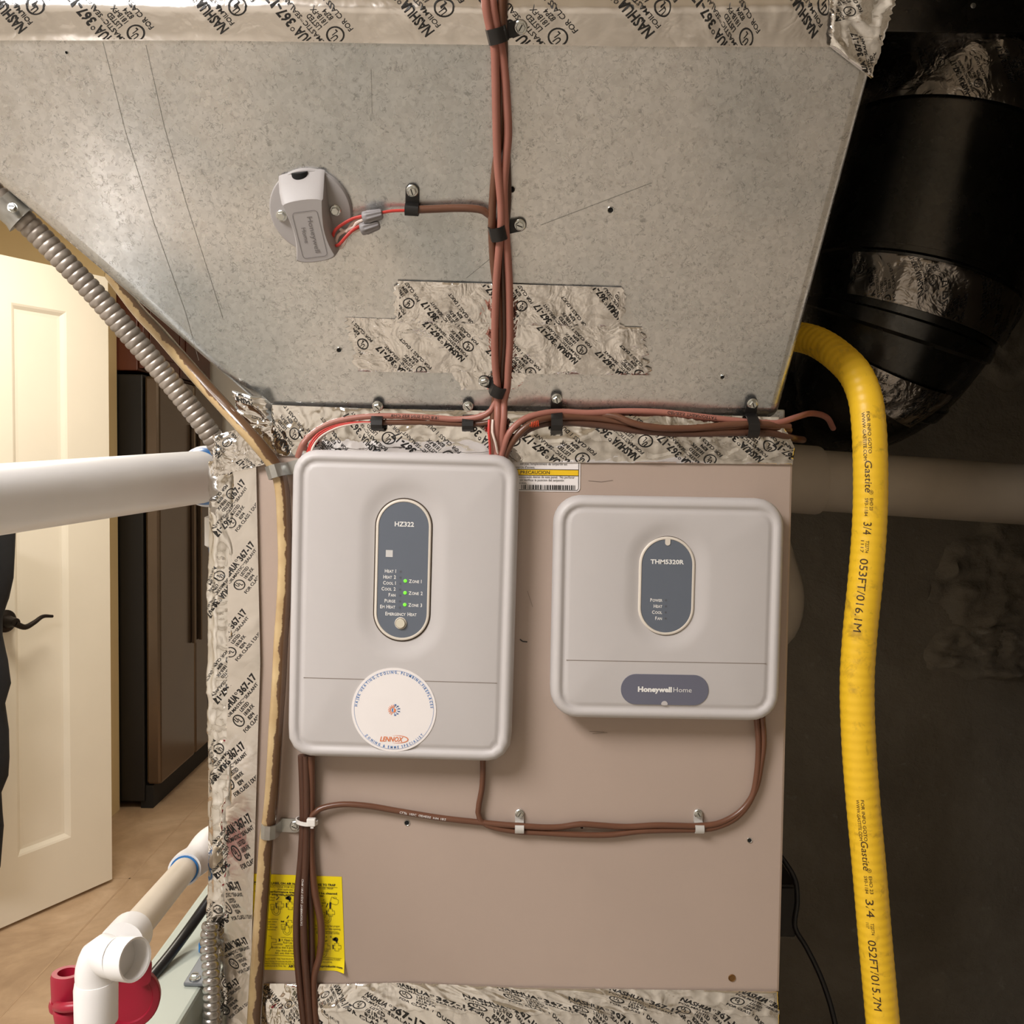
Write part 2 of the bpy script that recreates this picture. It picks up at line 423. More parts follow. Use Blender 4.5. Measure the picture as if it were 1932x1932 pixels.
class Print:
    def __init__(s): s.v = []; s.f = []
    def add(s, vs, fs, x=0, y=0, ang=0, sx=1, sy=1):
        c, n = math.cos(ang), math.sin(ang); k = len(s.v)
        for a, b in vs:
            a *= sx; b *= sy; s.v.append((x + a * c - b * n, y + a * n + b * c))
        s.f += [tuple(i + k for i in f) for f in fs]; return s
    def text(s, string, x, y, h, width=None, ang=0, align='L', bold=0.0, cond=1.0, slant=0.0, res=2):
        vs, fs, x0, x1 = text2d(string, bold, res)
        sy = h / CAP; sx = sy * cond
        if width: sx = width / (x1 - x0)
        o = {'L': -x0, 'C': -(x0 + x1) / 2, 'R': -x1}[align]
        return s.add([(a + o + slant * b * sy / sx, b) for a, b in vs], fs, x, y, ang, sx, sy)
    def poly(s, pts, x=0, y=0, ang=0, sx=1, sy=1): return s.add(pts, [tuple(range(len(pts)))], x, y, ang, sx, sy)
    def rect(s, x0, y0, x1, y1): return s.poly([(x0, y0), (x1, y0), (x1, y1), (x0, y1)])
    def line(s, p, q, w):
        dx, dy = q[0] - p[0], q[1] - p[1]; l = math.hypot(dx, dy) or 1; a, b = -dy / l * w / 2, dx / l * w / 2
        return s.poly([(p[0] + a, p[1] + b), (p[0] - a, p[1] - b), (q[0] - a, q[1] - b), (q[0] + a, q[1] + b)])
    def path(s, pts, w, closed=False):
        pts = list(pts)
        for p, q in zip(pts, pts[1:] + ([pts[0]] if closed else [])): 
            if p != q: s.line(p, q, w)
        return s
    def ring(s, x, y, r, w, n=28, a0=0, a1=2 * math.pi, sy=1):
        vs = []; fs = []
        for i in range(n + 1):
            a = a0 + (a1 - a0) * i / n
            vs += [(x + math.cos(a) * (r - w / 2), y + math.sin(a) * (r - w / 2) * sy), (x + math.cos(a) * (r + w / 2), y + math.sin(a) * (r + w / 2) * sy)]
        for i in range(n): fs.append((2 * i, 2 * i + 1, 2 * i + 3, 2 * i + 2))
        return s.add(vs, fs)
    def disc(s, x, y, r, n=20): return s.poly([(x + math.cos(2 * math.pi * i / n) * r, y + math.sin(2 * math.pi * i / n) * r) for i in range(n)])
    def clip(s, x0, y0, x1, y1):
        me = bpy.data.meshes.new('c'); me.from_pydata([(a, b, 0) for a, b in s.v], [], s.f)
        bm = bmesh.new(); bm.from_mesh(me); bpy.data.meshes.remove(me)
        for co, no in (((x0, 0, 0), (-1, 0, 0)), ((x1, 0, 0), (1, 0, 0)), ((0, y0, 0), (0, -1, 0)), ((0, y1, 0), (0, 1, 0))):
            bmesh.ops.bisect_plane(bm, geom=bm.verts[:] + bm.edges[:] + bm.faces[:], plane_co=co, plane_no=no, clear_outer=True)
        bm.verts.index_update()
        s.v = [(v.co.x, v.co.y) for v in bm.verts]; s.f = [tuple(v.index for v in f.verts) for f in bm.faces]
        bm.free(); return s
    def build(s, name, mat, parent, f, label=None):
        mb = MB(); mb.add([f(a, b) for a, b in s.v], s.f)
        o_ = woff(parent)
        me = bpy.data.meshes.new(name); me.from_pydata([tuple(p - o_) for p in mb.v], [], mb.f); me.update()
        me.materials.append(mat)
        o = bpy.data.objects.new(name, me); COL.objects.link(o); o.parent = parent; OFF[o.name] = o_
        if label: o['label'] = label
        return o

# ================================================================== THE ROOM
def quadbox(name, a, b, mat, **kw):
    o = MB().box(a, b).build(name, mat, **kw); o['kind'] = 'structure'; return o
fl = quadbox('floor', (-2.6, 0.95, -0.08), (1.6, 3.9, 0.0), FLOOR)
quadbox('floor_concrete', (-2.6, -3.0, -0.08), (1.6, 0.95, 0.0), simple('grey_concrete_floor', s2l(176, 168, 156), 0.7, 0, 0.08, 4))
for yy in (1.3, 2.2, 3.1):
    MB().box((-2.59, yy, -0.001), (1.59, yy + 0.006, 0.0006)).build('floor_joint', GROUT, fl)
for xx in (-2.2, -1.3, -0.4, 0.5):
    MB().box((xx, 0.96, -0.001), (xx + 0.006, 3.89, 0.0006)).build('floor_joint', GROUT, fl)
quadbox('ceiling', (-2.6, 0.95, 2.45), (1.6, 3.9, 2.53), CEIL)
quadbox('ceiling_utility', (-2.6, -3.0, 2.45), (1.6, 0.95, 2.53), CEIL)
quadbox('wall_left', (-2.7, -3.0, -0.08), (-2.6, 2.85, 2.53), WALLCREAM)
quadbox('wall_front', (-2.7, -3.1, -0.08), (1.7, -3.0, 2.53), WALLCREAM)
quadbox('wall_right', (1.6, -3.0, -0.08), (1.7, 0.0, 2.53), CONC)
quadbox('wall_recess_right', (1.6, 0.06, -0.08), (1.7, 0.87, 2.53), CONC)
quadbox('wall_light_blocker', (0.60, -0.04, -0.0), (1.7, 0.06, 2.45), WALLCREAM)  # unseen wall added to keep room light out of the right recess
wb = quadbox('wall_back', (-0.28, 0.75, -0.08), (1.6, 0.87, 2.53), CONC)
quadbox('wall_partition', (-0.28, 0.87, -0.08), (-0.16, 3.9, 2.53), WALLCREAM)
quadbox('wall_far', (-2.3, 3.8, -0.08), (-0.28, 3.9, 2.53), WALLCREAM)
quadbox('wall_alcove', (-2.6, 2.74, -0.08), (-1.60, 2.85, 2.53), WALLTAN)
# rough spalled patches on the foundation wall
def patch(cx, cy, rx, ry, seed, amp):
    c = F(cx, cy, -0.75); k = pxsize(c); nx, ny = 44, 34; vs = []
    for j in range(ny + 1):
        for i in range(nx + 1):
            u, v = i / nx * 2 - 1, j / ny * 2 - 1
            e = max(0, 1 - math.hypot(u, v) * (1 + .45 * noise.noise(V((u * 2, v * 2, seed)))))
            h = amp * min(1, e * 3.5) * (.45 + .9 * abs(noise.fractal(V((u * 2.6, v * 2.0, seed + 5)), 1.0, 2.0, 4)))
            vs.append(c + V((u * rx * k, -h + .0015, v * ry * k)))
    fs = [(j * (nx + 1) + i, j * (nx + 1) + i + 1, (j + 1) * (nx + 1) + i + 1, (j + 1) * (nx + 1) + i) for j in range(ny) for i in range(nx)]
    MB().add(vs, fs).build('rough_patch', CONC, wb, smooth=True, angle=60)
patch(1900, 1090, 150, 110, 1.3, .030)
patch(1880, 1225, 140, 60, 4.1, .022)
patch(1890, 620, 130, 120, 8.1, .02)

# ceiling lamps (real fixtures: they carry the room's light)
for nm, loc, sz, wt, colr in LAMPS:
    t = thing('ceiling_light', 'round white flush ceiling lamp in the %s' % ('furnace room' if nm == 'utility' else 'passage by the white door'), 'ceiling light', loc, group='ceiling lamps')
    c = V(loc)
    MB().cyl(c + V((0, 0, 0.05)), c + V((0, 0, -0.005)), sz / 2 + 0.012, 40).build('base', FIXT, t, smooth=True)
    MB().loft([[c + V((math.cos(a) * r, math.sin(a) * r, z)) for a in [2 * math.pi * i / 40 for i in range(40)]]
               for r, z in ((sz / 2, -0.005), (sz / 2 * .97, -0.03), (sz / 2 * .82, -0.05), (sz / 2 * .4, -0.058))]).build('diffuser', LAMPEM, t, smooth=True)

# ------------------------------------------------------------------ the open white door on the left
hx = D(209, 1300, 3.15); DH = V((hx.x, hx.y, 0.0))           # hinge side, seen edge
dd = V((-0.478, -0.878, 0)).normalized(); dn = V((0.878, -0.478, 0)).normalized()
DWID, DHT, DTH = 0.58, 2.035, 0.036
def dp(s, z, o=0.0): return DH + dd * s + V((0, 0, z)) + dn * o
def dslab(mb, s0, s1, z0, z1, o0, o1):
    vs = [dp(s, z, o) for o in (o0, o1) for s, z in ((s0, z0), (s1, z0), (s1, z1), (s0, z1))]
    return mb.add(vs, [(0, 1, 2, 3), (7, 6, 5, 4), (0, 4, 5, 1), (1, 5, 6, 2), (2, 6, 7, 3), (3, 7, 4, 0)])
door = MB(); st, pn = 0.155, 0.185
dslab(door, 0, st, 0.012, DHT, 0, -DTH); dslab(door, st + pn, DWID, 0.012, DHT, 0, -DTH)
for z0, z1 in ((0.012, 0.21), (1.90, DHT)): dslab(door, st, st + pn, z0, z1, 0, -DTH)
door_o = door.build('door_1', DOORW, None); meta(door_o, kind='structure')
def dpanel(z0, z1):
    mb = MB(); L = []
    for ins, o in ((0, 0.0), (0.006, -0.003), (0.016, -0.011), (0.026, -0.012)):
        L.append([dp(st + ins, z0 + ins, o), dp(st + pn - ins, z0 + ins, o), dp(st + pn - ins, z1 - ins, o), dp(st + ins, z1 - ins, o)])
    mb.loft(L, cap0=False); mb.build('door_panel', DOORW, door_o)
dpanel(0.21, 1.90)
# lever handle
hs, hz = 0.372, 0.945
mb = MB(); c = dp(hs, hz); mb.loft([[c + dn * o + (V((0, 0, 1)) * math.cos(a) + dd * math.sin(a)) * r for a in [2 * math.pi * i / 28 for i in range(28)]]
        for o, r in ((0, .034), (.006, .034), (.010, .030), (.012, .020), (.030, .016), (.045, .0145), (.055, .013))])
ros = mb.build('door_handle', BRONZE, door_o, smooth=True); ros['label'] = 'dark bronze lever handle on the door'
lev = [dp(hs, hz - .004, .05), dp(hs - .03, hz - .018, .052), dp(hs - .06, hz - .008, .052), dp(hs - .09, hz + .006, .05), dp(hs - .125, hz + .002, .047)]
tl = Tube(lev, .0085, 10, ref=tuple(dn), rf=lambda x: 1.15 - 4.5 * x)
tl.mesh().build('lever', BRONZE, ros, smooth=True)
mb = MB()
for zz in (0.25, 1.78): mb.cyl(dp(-.006, zz, -.02), dp(-.006, zz + .09, -.02), .007, 10)
mb.build('hinge', BRONZE, door_o, smooth=True)
# black garment hanging by the door at the frame's left edge
def garment():
    t = thing('hanging_jacket', 'black cloth jacket hanging at the left picture edge by the white door', 'jacket', D(-20, 1400, 2.6))
    for nm, prof in (('body', [(1005, 26), (1040, 27), (1090, 24), (1130, 14), (1165, 2), (1200, 0), (1245, 10), (1290, 17), (1330, 8), (1380, 16), (1430, 17), (1465, 11), (1500, 0), (1560, 3), (1640, -4)]),):
        d = 2.62; loops = []
        for y, xr in prof:
            a = D(-120, y, d); b = D(xr, y, d); cc = (a + b) / 2; rx = (b.x - a.x) / 2
            loops.append([cc + V((math.cos(q) * rx * (1 + .03 * math.sin(3 * q + y)), math.sin(q) * .06, 0)) for q in [2 * math.pi * i / 28 for i in range(28)]])
        MB().loft(loops).build(nm, BLKCLOTH, t, smooth=True, angle=80)
    hk = D(-60, 1005, 2.62)
    Tube([hk - V((0, 0, .02)), hk + V((0, 0, .06)), dp(.545, 1.36, .014), dp(.545, 2.0, .012), dp(.545, 2.046, .006), dp(.545, 2.046, -.04), dp(.545, 1.99, -.045)], .006, 8, .02).mesh().build('door_hook', BRONZE, t, smooth=True)
garment()

# ------------------------------------------------------------------ refrigerator and cherry cabinet beyond the door
def fridge():
    x1, y0 = -1.50, 2.86
    t = thing('refrigerator', 'dark stainless refrigerator with black side beyond the white door', 'refrigerator', (x1 - .35, y0 + .37, 0))
    MB().box((x1 - .72, y0, 0.03), (x1 - .0, y0 + .86, 1.785)).build('body', FR_SIDE, t, bevel=.006)
    d1 = MB().box((x1 + .004, y0 + .005, .10), (x1 + .065, y0 + .425, 1.78)).build('door', FR_FRONT, t, bevel=.012)
    d2 = MB().box((x1 + .004, y0 + .435, .10), (x1 + .065, y0 + .855, 1.78)).build('door', FR_FRONT, t, bevel=.012)
    MB().box((x1 - .02, y0 + .01, .0), (x1 + .03, y0 + .85, .095)).build('kick_plate', FR_GAP, t)
    for dr, yy in ((d1, y0 + .385), (d2, y0 + .475)):
        MB().box((x1 + .066, yy - .007, .62), (x1 + .084, yy + .007, 1.60)).build('handle', FR_FRONT, dr, bevel=.004)
fridge()
def cherry():
    x1, y0 = -1.52, 2.86
    t = thing('wall_cabinet', 'dark cherry wood cabinet above the refrigerator', 'cabinet', (x1 - .3, y0 + .4, 1.80))
    MB().box((x1 - .6, y0, 1.80), (x1, y0 + .86, 2.43)).build('body', CHERRY, t, bevel=.004)
    for a, b in ((.01, .42), (.44, .85)):
        dr = MB().box((x1 + .001, y0 + a, 1.81), (x1 + .022, y0 + b, 2.42)).build('door', CHERRY, t, bevel=.003)
        MB().box((x1 + .0225, y0 + a + .06, 1.87), (x1 + .028, y0 + b - .06, 2.36)).build('raised_panel', CHERRY, dr, bevel=.003)
cherry()

# ================================================================== FURNACE STACK
CXL = F(401, 1250).x; CXR = F(1487, 1250).x
ZTOP = F(966, 842).z; ZBOT = F(966, 1895).z
CDEP = 0.58
cab = thing('coil_cabinet', 'taupe enamelled metal coil cabinet carrying the two grey control boxes', 'furnace cabinet', ((CXL + CXR) / 2, CDEP / 2, ZBOT))
MB().box((CXL, 0.004, ZBOT), (CXR, CDEP, ZTOP)).build('body', BODY, cab, bevel=.004)
fp = MB().box((CXL + .012, 0.0, ZBOT + .006), (CXR, 0.012, ZTOP - .004)).build('front_panel', PANEL, cab, bevel=.003)
fur = thing('furnace', 'lower taupe furnace casing under the foil taped joint', 'furnace', ((CXL + CXR) / 2, CDEP / 2, 0))
MB().box((CXL, 0.004, 0.0), (CXR, CDEP, ZBOT - .002)).build('body', BODY, fur, bevel=.004)
MB().box((CXL + .012, -0.002, 0.03), (CXR - .004, 0.010, ZBOT - .012)).build('front_panel', PANEL, fur, bevel=.003)
HOLE = simple('hole_black', (0.004, 0.004, 0.004), 0.9)
def hole(parent, p, n, u, r, rim=ZINC, inner=HOLE):
    n = V(n).normalized(); u = V(u).normalized(); w = n.cross(u); mb = MB()
    cc = lambda rr, o: [p + n * o + (u * math.cos(a) + w * math.sin(a)) * rr for a in [2 * math.pi * i / 16 for i in range(16)]]
    h = MB().loft([cc(r * 1.35, .0001), cc(r * 1.2, .0010), cc(r * .98, .0007), cc(r * .95, .0002)], cap0=False, cap1=False).build('screw_hole', rim, parent, smooth=True)
    MB().add(cc(r, .0003), [tuple(range(16))]).build('hole_core', inner, h)
FN = V((0, -1, 0)); ZU = V((0, 0, 1)); XR = V((1, 0, 0))
for x, y, r in ((768, 1552, 4.5), (1098, 1559, 3.5), (1414, 1585, 4)): hole(cab, F(x, y), FN, ZU, r * .00055)
hole(cab, F(1381, 1845), FN, ZU, .003, simple('bronze_plug', s2l(120, 86, 46), .4, .5), simple('bronze_plug', s2l(120, 86, 46), .4, .5))
def fmap(x, y): return V((x, -0.0005, y))
p = Print()
q = [F(981, 1206), F(986, 1210), F(995, 1211)]
p.path([(a.x, a.z) for a in q], .0013); p.build('pen_mark', INK, cab, fmap, 'short black pen mark')
p = Print()
for s_ in (((1110, 907), (1135, 909), (1156, 906)), ((995, 1115), (1000, 1130), (1005, 1145)), ((1112, 1380), (1140, 1381)), ((1118, 1384), (1146, 1382))):
    q = [F(*a) for a in s_]; p = Print(); p.path([(a.x, a.z) for a in q], .0004)
    p.build('scratch', simple('scratch_grey', s2l(120, 108, 98), .6), cab, fmap)

# ------------------------------------------------------------------ labels on the cabinet
def rrect(w, h, r, n=6, cx=0, cy=0):
    out = []
    for qx, qy, a0 in ((w / 2 - r, h / 2 - r, 0), (-w / 2 + r, h / 2 - r, 90), (-w / 2 + r, -h / 2 + r, 180), (w / 2 - r, -h / 2 + r, 270)):
        for i in range(n + 1):
            a = R(a0 + 90 * i / n); out.append((cx + qx + math.cos(a) * r, cy + qy + math.sin(a) * r))
    return out
def caution_label():
    tr = F(1095, 873); br = F(1094, 928); sc = pxsize(tr)
    w, h = 230 * sc, 95 * sc
    cx, cz = tr.x - w / 2, br.z + h / 2
    lb = MB().loft([[V((cx + a, -0.0002, cz + b)) for a, b in rrect(w, h, .004)], [V((cx + a, -0.0008, cz + b)) for a, b in rrect(w, h, .004)]]).build('caution_label', STICK, cab)
    lb['label'] = 'white multilingual caution label with yellow band and barcode'
    M = lambda o: (lambda x, y: V((x, -0.0008 - o, y)))
    X = lambda px: F(px, 900, .0008).x
    Z = lambda py: F(1030, py, .0008).z
    g = Print().rect(X(895), Z(896.5), X(1091), Z(886.5)); g.build('yellow_band', GOLD, lb, M(.0002))
    p = Print()
    p.path([(X(880), Z(885.8)), (X(1091), Z(885.8))], .0006).path([(X(880), Z(897)), (X(1091), Z(897))], .0006)
    p.path([(X(1091.5), Z(860)), (X(1091.5), Z(921)), (X(1089), Z(924.5)), (X(880), Z(924.5))], .0005)
    hh = 4.6 * sc
    p.text("est pue l'emplacement de serpertin est", X(1070), Z(877.5), hh, align='R', cond=.86)
    p.text("couvercle d'access.", X(1009), Z(884), hh, align='R', cond=.86)
    p.text('PRECAUCION', X(982), Z(894.5), 6.2 * sc, width=X(1037) - X(982), bold=.012)
    p.poly([(X(968), Z(896)), (X(974), Z(888)), (X(978), Z(896))])
    p.text('Serpentin posicionado detras de este panel.  No perforar', X(1084), Z(902.2), hh, align='R', cond=.86)
    p.text('sin verificar la posicion del serpentin', X(1064), Z(908), hh, align='R', cond=.86)
    p.text('de acceso.', X(994), Z(913.5), hh, align='R', cond=.86)
    p.text('n', X(974), Z(922), hh * .9)
    x = 984.0; random.seed(3)
    while x < 1086:
        bw = random.choice((.8, 1.2, 2.0, 2.6)); p.rect(X(x), Z(923.5), X(min(1087, x + bw)), Z(915)); x += bw + random.choice((.9, 1.3, 2.0))
    p.build('printed_text', INK, lb, M(.0004))
caution_label()
def yellow_label():
    tl, tr, bl, br = F(474, 1649), F(645, 1654), F(490, 1829), F(651, 1831)
    tl = F(475, 1648); bl = F(483, 1829)
    def uvp(u, v, o=.0):
        p = tl.lerp(tr, u).lerp(bl.lerp(br, u), 1 - v); 
        return p + FN * (.0006 + o + (.006 * max(0, u - .9) / .1 * max(0, .12 - v) / .12))
    mb = MB(); nu, nv = 24, 24; vs = [uvp(i / nu, j / nv) for j in range(nv + 1) for i in range(nu + 1)]
    fs = [(j * (nu + 1) + i, j * (nu + 1) + i + 1, (j + 1) * (nu + 1) + i + 1, (j + 1) * (nu + 1) + i) for j in range(nv) for i in range(nu)]
    n0 = len(vs); vs += [v + V((0, .0004, 0)) for v in vs]; fs += [tuple(reversed([i + n0 for i in f])) for f in fs]
    mb.add(vs, fs); lb = mb.build('instruction_label', YEL, cab, smooth=True)
    lb['label'] = 'yellow drain trap instruction label with line drawings'
    # print laid out in zoomed label pixels (1844 wide crop, origin 460,1640, 8.78 px per photo px)
    def m(x, y):
        u = (x - 130) / (1650 - 130); v = 1 - (y - 75) / (1690 - 75)
        return uvp(min(max(u, .004), .996), min(max(v, .004), .996), .0005)
    p = Print(); Y = -1
    def T(s_, x, y, h, width=None, bold=0.0, align='L'):
        k = Print(); k.text(s_, 0, 0, h, width, align=align, bold=bold)
        p.add([(a + x, y - b) for a, b in k.v], k.f)
    T('PLACE THIS LABEL ON AIR HANDLER OR CLOSE TO TRAP', 170, 235, 36, 1370, .03)
    p.path([(170, 250), (1570, 258)], 5)
    T('INSTRUCTIONS FOR ALL 100, 200 & 300 SERIES EZ-TRAP', 330, 292, 28, 1170)
    T('(Not applicable to Model 200 & 260)', 560, 330, 24, 630)
    T('Maintain performance trap & outlet should be cleaned', 180, 378, 34, 1380, .025)
    T('at regular intervals, preferably during summer.', 200, 422, 34, 1150, .025)
    T('1. Remove Red', 200, 475, 28, 310); T('(200 series)', 300, 515, 28, 200)
    T('A', 535, 445, 26, bold=.03); T('B', 672, 435, 24, bold=.03)
    T('4. Remove Red Cap - C.', 900, 498, 32, 460); T('RIGHT! Do not test', 960, 540, 32, 410)
    T('until this Cap', 1060, 585, 32, 260); T('is closed.', 1080, 628, 32, 170)
    T('Push into', 340, 880, 28, 180); T('of cross,', 350, 925, 28, 150); T('then through', 310, 972, 28, 220); T('remove.', 350, 1015, 28, 160)
    p.path([(200, 822), (550, 830)], 5); p.path([(575, 1130), (1000, 1145)], 5); p.path([(1180, 1010), (1555, 1020)], 5)
    T('3. Open Lower', 590, 1190, 34, 290, .01); T('Red Cap - C', 620, 1235, 34, 220); T('and insert', 655, 1285, 34, 190)
    T('Brush so that it goes right', 420, 1320, 34, 470); T('into drain pan inside', 495, 1370, 34, 380); T('A/C unit, then remove.', 470, 1415, 34, 400)
    T('5. Check Trap for proper', 1180, 935, 34, 410); T('fill by pouring water into opening.', 1060, 985, 34, 545)
    T('Red Cap -A (100 series)', 1190, 1058, 34, 385); T('A', 1340, 1120, 26, bold=.03); T('B', 1425, 1118, 24, bold=.03); T('for', 1220, 1190, 30)
    p.path([(200, 1430), (1600, 1475)], 5)
    T('INSTALLER NOTE: THIS TRAP MUST BE INSTALLED IN ACCORDANCE WITH MANUFACTURERS', 230, 1510, 24, 1350)
    T('INSTRUCTIONS TO ENSURE PROPER OPERATION. IN COMPLIANCE WITH ALL LOCAL', 240, 1555, 24, 1200)
    T('PLUMBING, DRAINAGE AND/OR ELECTRICAL CODES.', 240, 1592, 24, 720)
    T('Manufactured & Dist. by:', 250, 1630, 28, 400); T('AIRTEC', 690, 1640, 40, 180, .03); T('www.airtecproducts.com', 960, 1630, 34, 660, .03)
    def cross(cx, cy, s_):
        q = [(-.28, -.5), (.28, -.5), (.22, -.2), (.55, -.26), (.55, .26), (.22, .2), (.28, .5), (-.28, .5), (-.22, .2), (-.55, .26), (-.55, -.26), (-.22, -.2)]
        p.path([(cx + a * s_, cy + b * s_) for a, b in q], 4.5, True)
    def trap(cx, cy, s_):
        for rr in (.55, .32): p.ring(cx, cy, rr * s_, 5, 16, 0, math.pi)
        for sg in (-1, 1):
            for rr in (.55, .32): p.line((cx + sg * rr * s_, cy), (cx + sg * rr * s_, cy - .7 * s_), 5)
        p.path([(cx - .75 * s_, cy - .2 * s_), (cx - .2 * s_, cy - .2 * s_), (cx - .2 * s_, cy - .9 * s_), (cx - .75 * s_, cy - .9 * s_)], 5, True)
    for cx, cy, tx, ty in ((585, 590, 520, 690), (745, 900, 690, 1020), (1440, 690, 1375, 800), (1345, 1290, 1285, 1385)): cross(cx, cy, 125); trap(tx, ty, 125)
    cross(760, 590, 130); cross(1525, 1280, 130)
    for cx, cy in ((745, 470), (1515, 1155)):
        p.disc(cx, cy - 8, 38, 16); p.poly([(cx - 60, cy - 20), (cx, cy - 40), (cx, cy + 10), (cx - 55, cy + 15)]); p.line((cx + 20, cy), (cx + 10, cy + 50), 22)
    p.poly([(1425, 520), (1460, 510), (1450, 620), (1422, 620)]); p.path([(1435, 510), (1470, 420), (1580, 470), (1575, 530), (1540, 555), (1465, 535)], 5, True); p.ring(1522, 435, 26, 5, 16, sy=.6)
    for a, b in (((530, 500), (580, 450)), ((695, 810), (730, 760)), ((1370, 600), (1400, 530)), ((1305, 1190), (1370, 1170)), ((522, 545), (528, 640)), ((700, 545), (702, 620)), ((688, 880), (690, 930)), ((1378, 660), (1380, 730)), ((1285, 1240), (1283, 1310)), ((1465, 1240), (1467, 1310))): p.line(a, b, 14)
    p.poly([(592, 845), (648, 872), (648, 845), (592, 872)]); p.poly([(535, 1155), (568, 1155), (535, 1200), (568, 1200)])
    p.path([(370, 1110), (420, 1120), (420, 1160), (500, 1165), (500, 1220), (420, 1220), (415, 1300), (365, 1365)], 5); p.path([(520, 1240), (600, 1240), (600, 1260), (450, 1255)], 5)
    p.build('printed_text', INK, lb, m)
yellow_label()

# ------------------------------------------------------------------ galvanised plenum above (overhanging face)
PL = [S(508, 781), S(1469, 788), S(1680, 8), S(-420, -8)]
plen = thing('plenum', 'galvanised sheet metal plenum flaring out above the cabinet', 'duct', (0.0, 0.2, PL[0].z))
mb = MB(); back = 0.56
vs = PL + [V((p.x, back, p.z)) for p in PL]
mb.add(vs, [(0, 1, 2, 3), (7, 6, 5, 4), (0, 4, 5, 1), (1, 5, 6, 2), (2, 6, 7, 3), (3, 7, 4, 0)])
mb.build('face_sheet', GALV, plen, bevel=.011, segs=4, smooth=True)
zc = PL[0].z
MB().box((CXL + .02, .012, ZTOP + .0005), (CXR - .006, back, zc + .012)).build('collar', GALV, plen, bevel=.002)
for x, y, r in ((965, 357, 5), (1152, 396, 5), (1363, 711, 4), (640, 660, 4.5), (126, 99, 2)): hole(plen, S(x, y), SN, SU, r * .0005)
# fine scribed lines on the sheet
p = Print()
def sm(x, y): return S(x, y, .0004)
for a in (((194, 80), (237, 250), (290, 420), (350, 590), (375, 680)), ((275, 85), (310, 240), (350, 380), (395, 520), (420, 600)), ((700, 130), (702, 215)), ((1230, 345), (1020, 425)), ((935, 480), (880, 525))):
    p = Print(); p.path(a, 0.7)
    p.build('scribe_line', simple('scribe_grey', s2l(132, 130, 124), .5, .5), plen, sm)
# trunk duct that continues above the bend
TZ = S(966, 4).z; TY = S(966, 4).y
trunk = thing('supply_trunk', 'upper galvanised trunk duct above the foil taped bend', 'duct', (0, 0.1, TZ))
xa, xb = S(-420, -8).x, S(1680, 8).x
MB().box((xa, TY + .012, TZ + .002), (xb - .004, back, 2.44)).build('box', GALV, trunk, bevel=.004)

# ------------------------------------------------------------------ foil tape
def bil(q):
    a, b, c, d = [V(p) for p in q]           # bottom-left, bottom-right, top-right, top-left
    return lambda s, t: a.lerp(b, s).lerp(d.lerp(c, s), t)
def rails(*ls):                              # stacked rails, each a list of points along the tape
    def ev(l, s):
        k = s * (len(l) - 1); i = min(int(k), len(l) - 2); return l[i].lerp(l[i + 1], k - i)
    ws = [(ev(p, .5) - ev(q, .5)).length for p, q in zip(ls, ls[1:])]
    cum = [0]
    for w in ws: cum.append(cum[-1] + w / sum(ws))
    def f(s, t):
        i = 0
        while i < len(ws) - 1 and t > cum[i + 1]: i += 1
        return ev(ls[i], s).lerp(ev(ls[i + 1], s), (t - cum[i]) / (cum[i + 1] - cum[i]))
    return f
def stamp():
    p = Print()
    p.text('NASHUA', -.0260, 0, .0056, width=.0225, bold=.03); p.ring(-.0022, .0045, .0010, .0004, 10)
    p.text('367-17', .0, 0, .0056, width=.0205, bold=.03)
    p.text('FOILMASTIC', -.0255, -.0045, .0026, width=.0225, bold=.012); p.text('SEALANT', .0, -.0045, .0026, width=.0165, bold=.012); p.text('TM', -.0027, -.0033, .0012)
    p.ring(-.0195, -.0115, .0046, .0009, 22)
    p.text('U', -.0206, -.0120, .0040, align='C', bold=.02, cond=.7); p.text('L', -.0180, -.0138, .0038, align='C', bold=.02, cond=.7)
    for i, s_ in enumerate(('LISTED', '181B-FX', '82P4')): p.text(s_, -.0115, -.0088 - .0042 * i, .0029, cond=.85, bold=.015)
    p.text('FOR CLASS 1 DUCT', -.0230, -.0215, .0029, width=.036, bold=.012)
    p.v = [(x + .002, y + .0075) for x, y in p.v]
    return p
STAMP = stamp()
def crump(seed, amp, f1=28, f2=75, sx=1.0, sy=1.0):
    o = V((seed * 13.7, seed * 5.1, seed * 2.3))
    def h(x, y):
        a = V((x * f1 * sx, y * f1 * sy, 0)) + o; b = V((x * f2, y * f2, 3.0)) + o
        r1 = 1 - abs(noise.noise(a)) * 2.2; r2 = 1 - abs(noise.noise(b)) * 2.2
        return amp * (0.5 * max(0, r1) ** 2 + 0.28 * max(0, r2) ** 2 + .35 * noise.noise(a * .5))
    return h
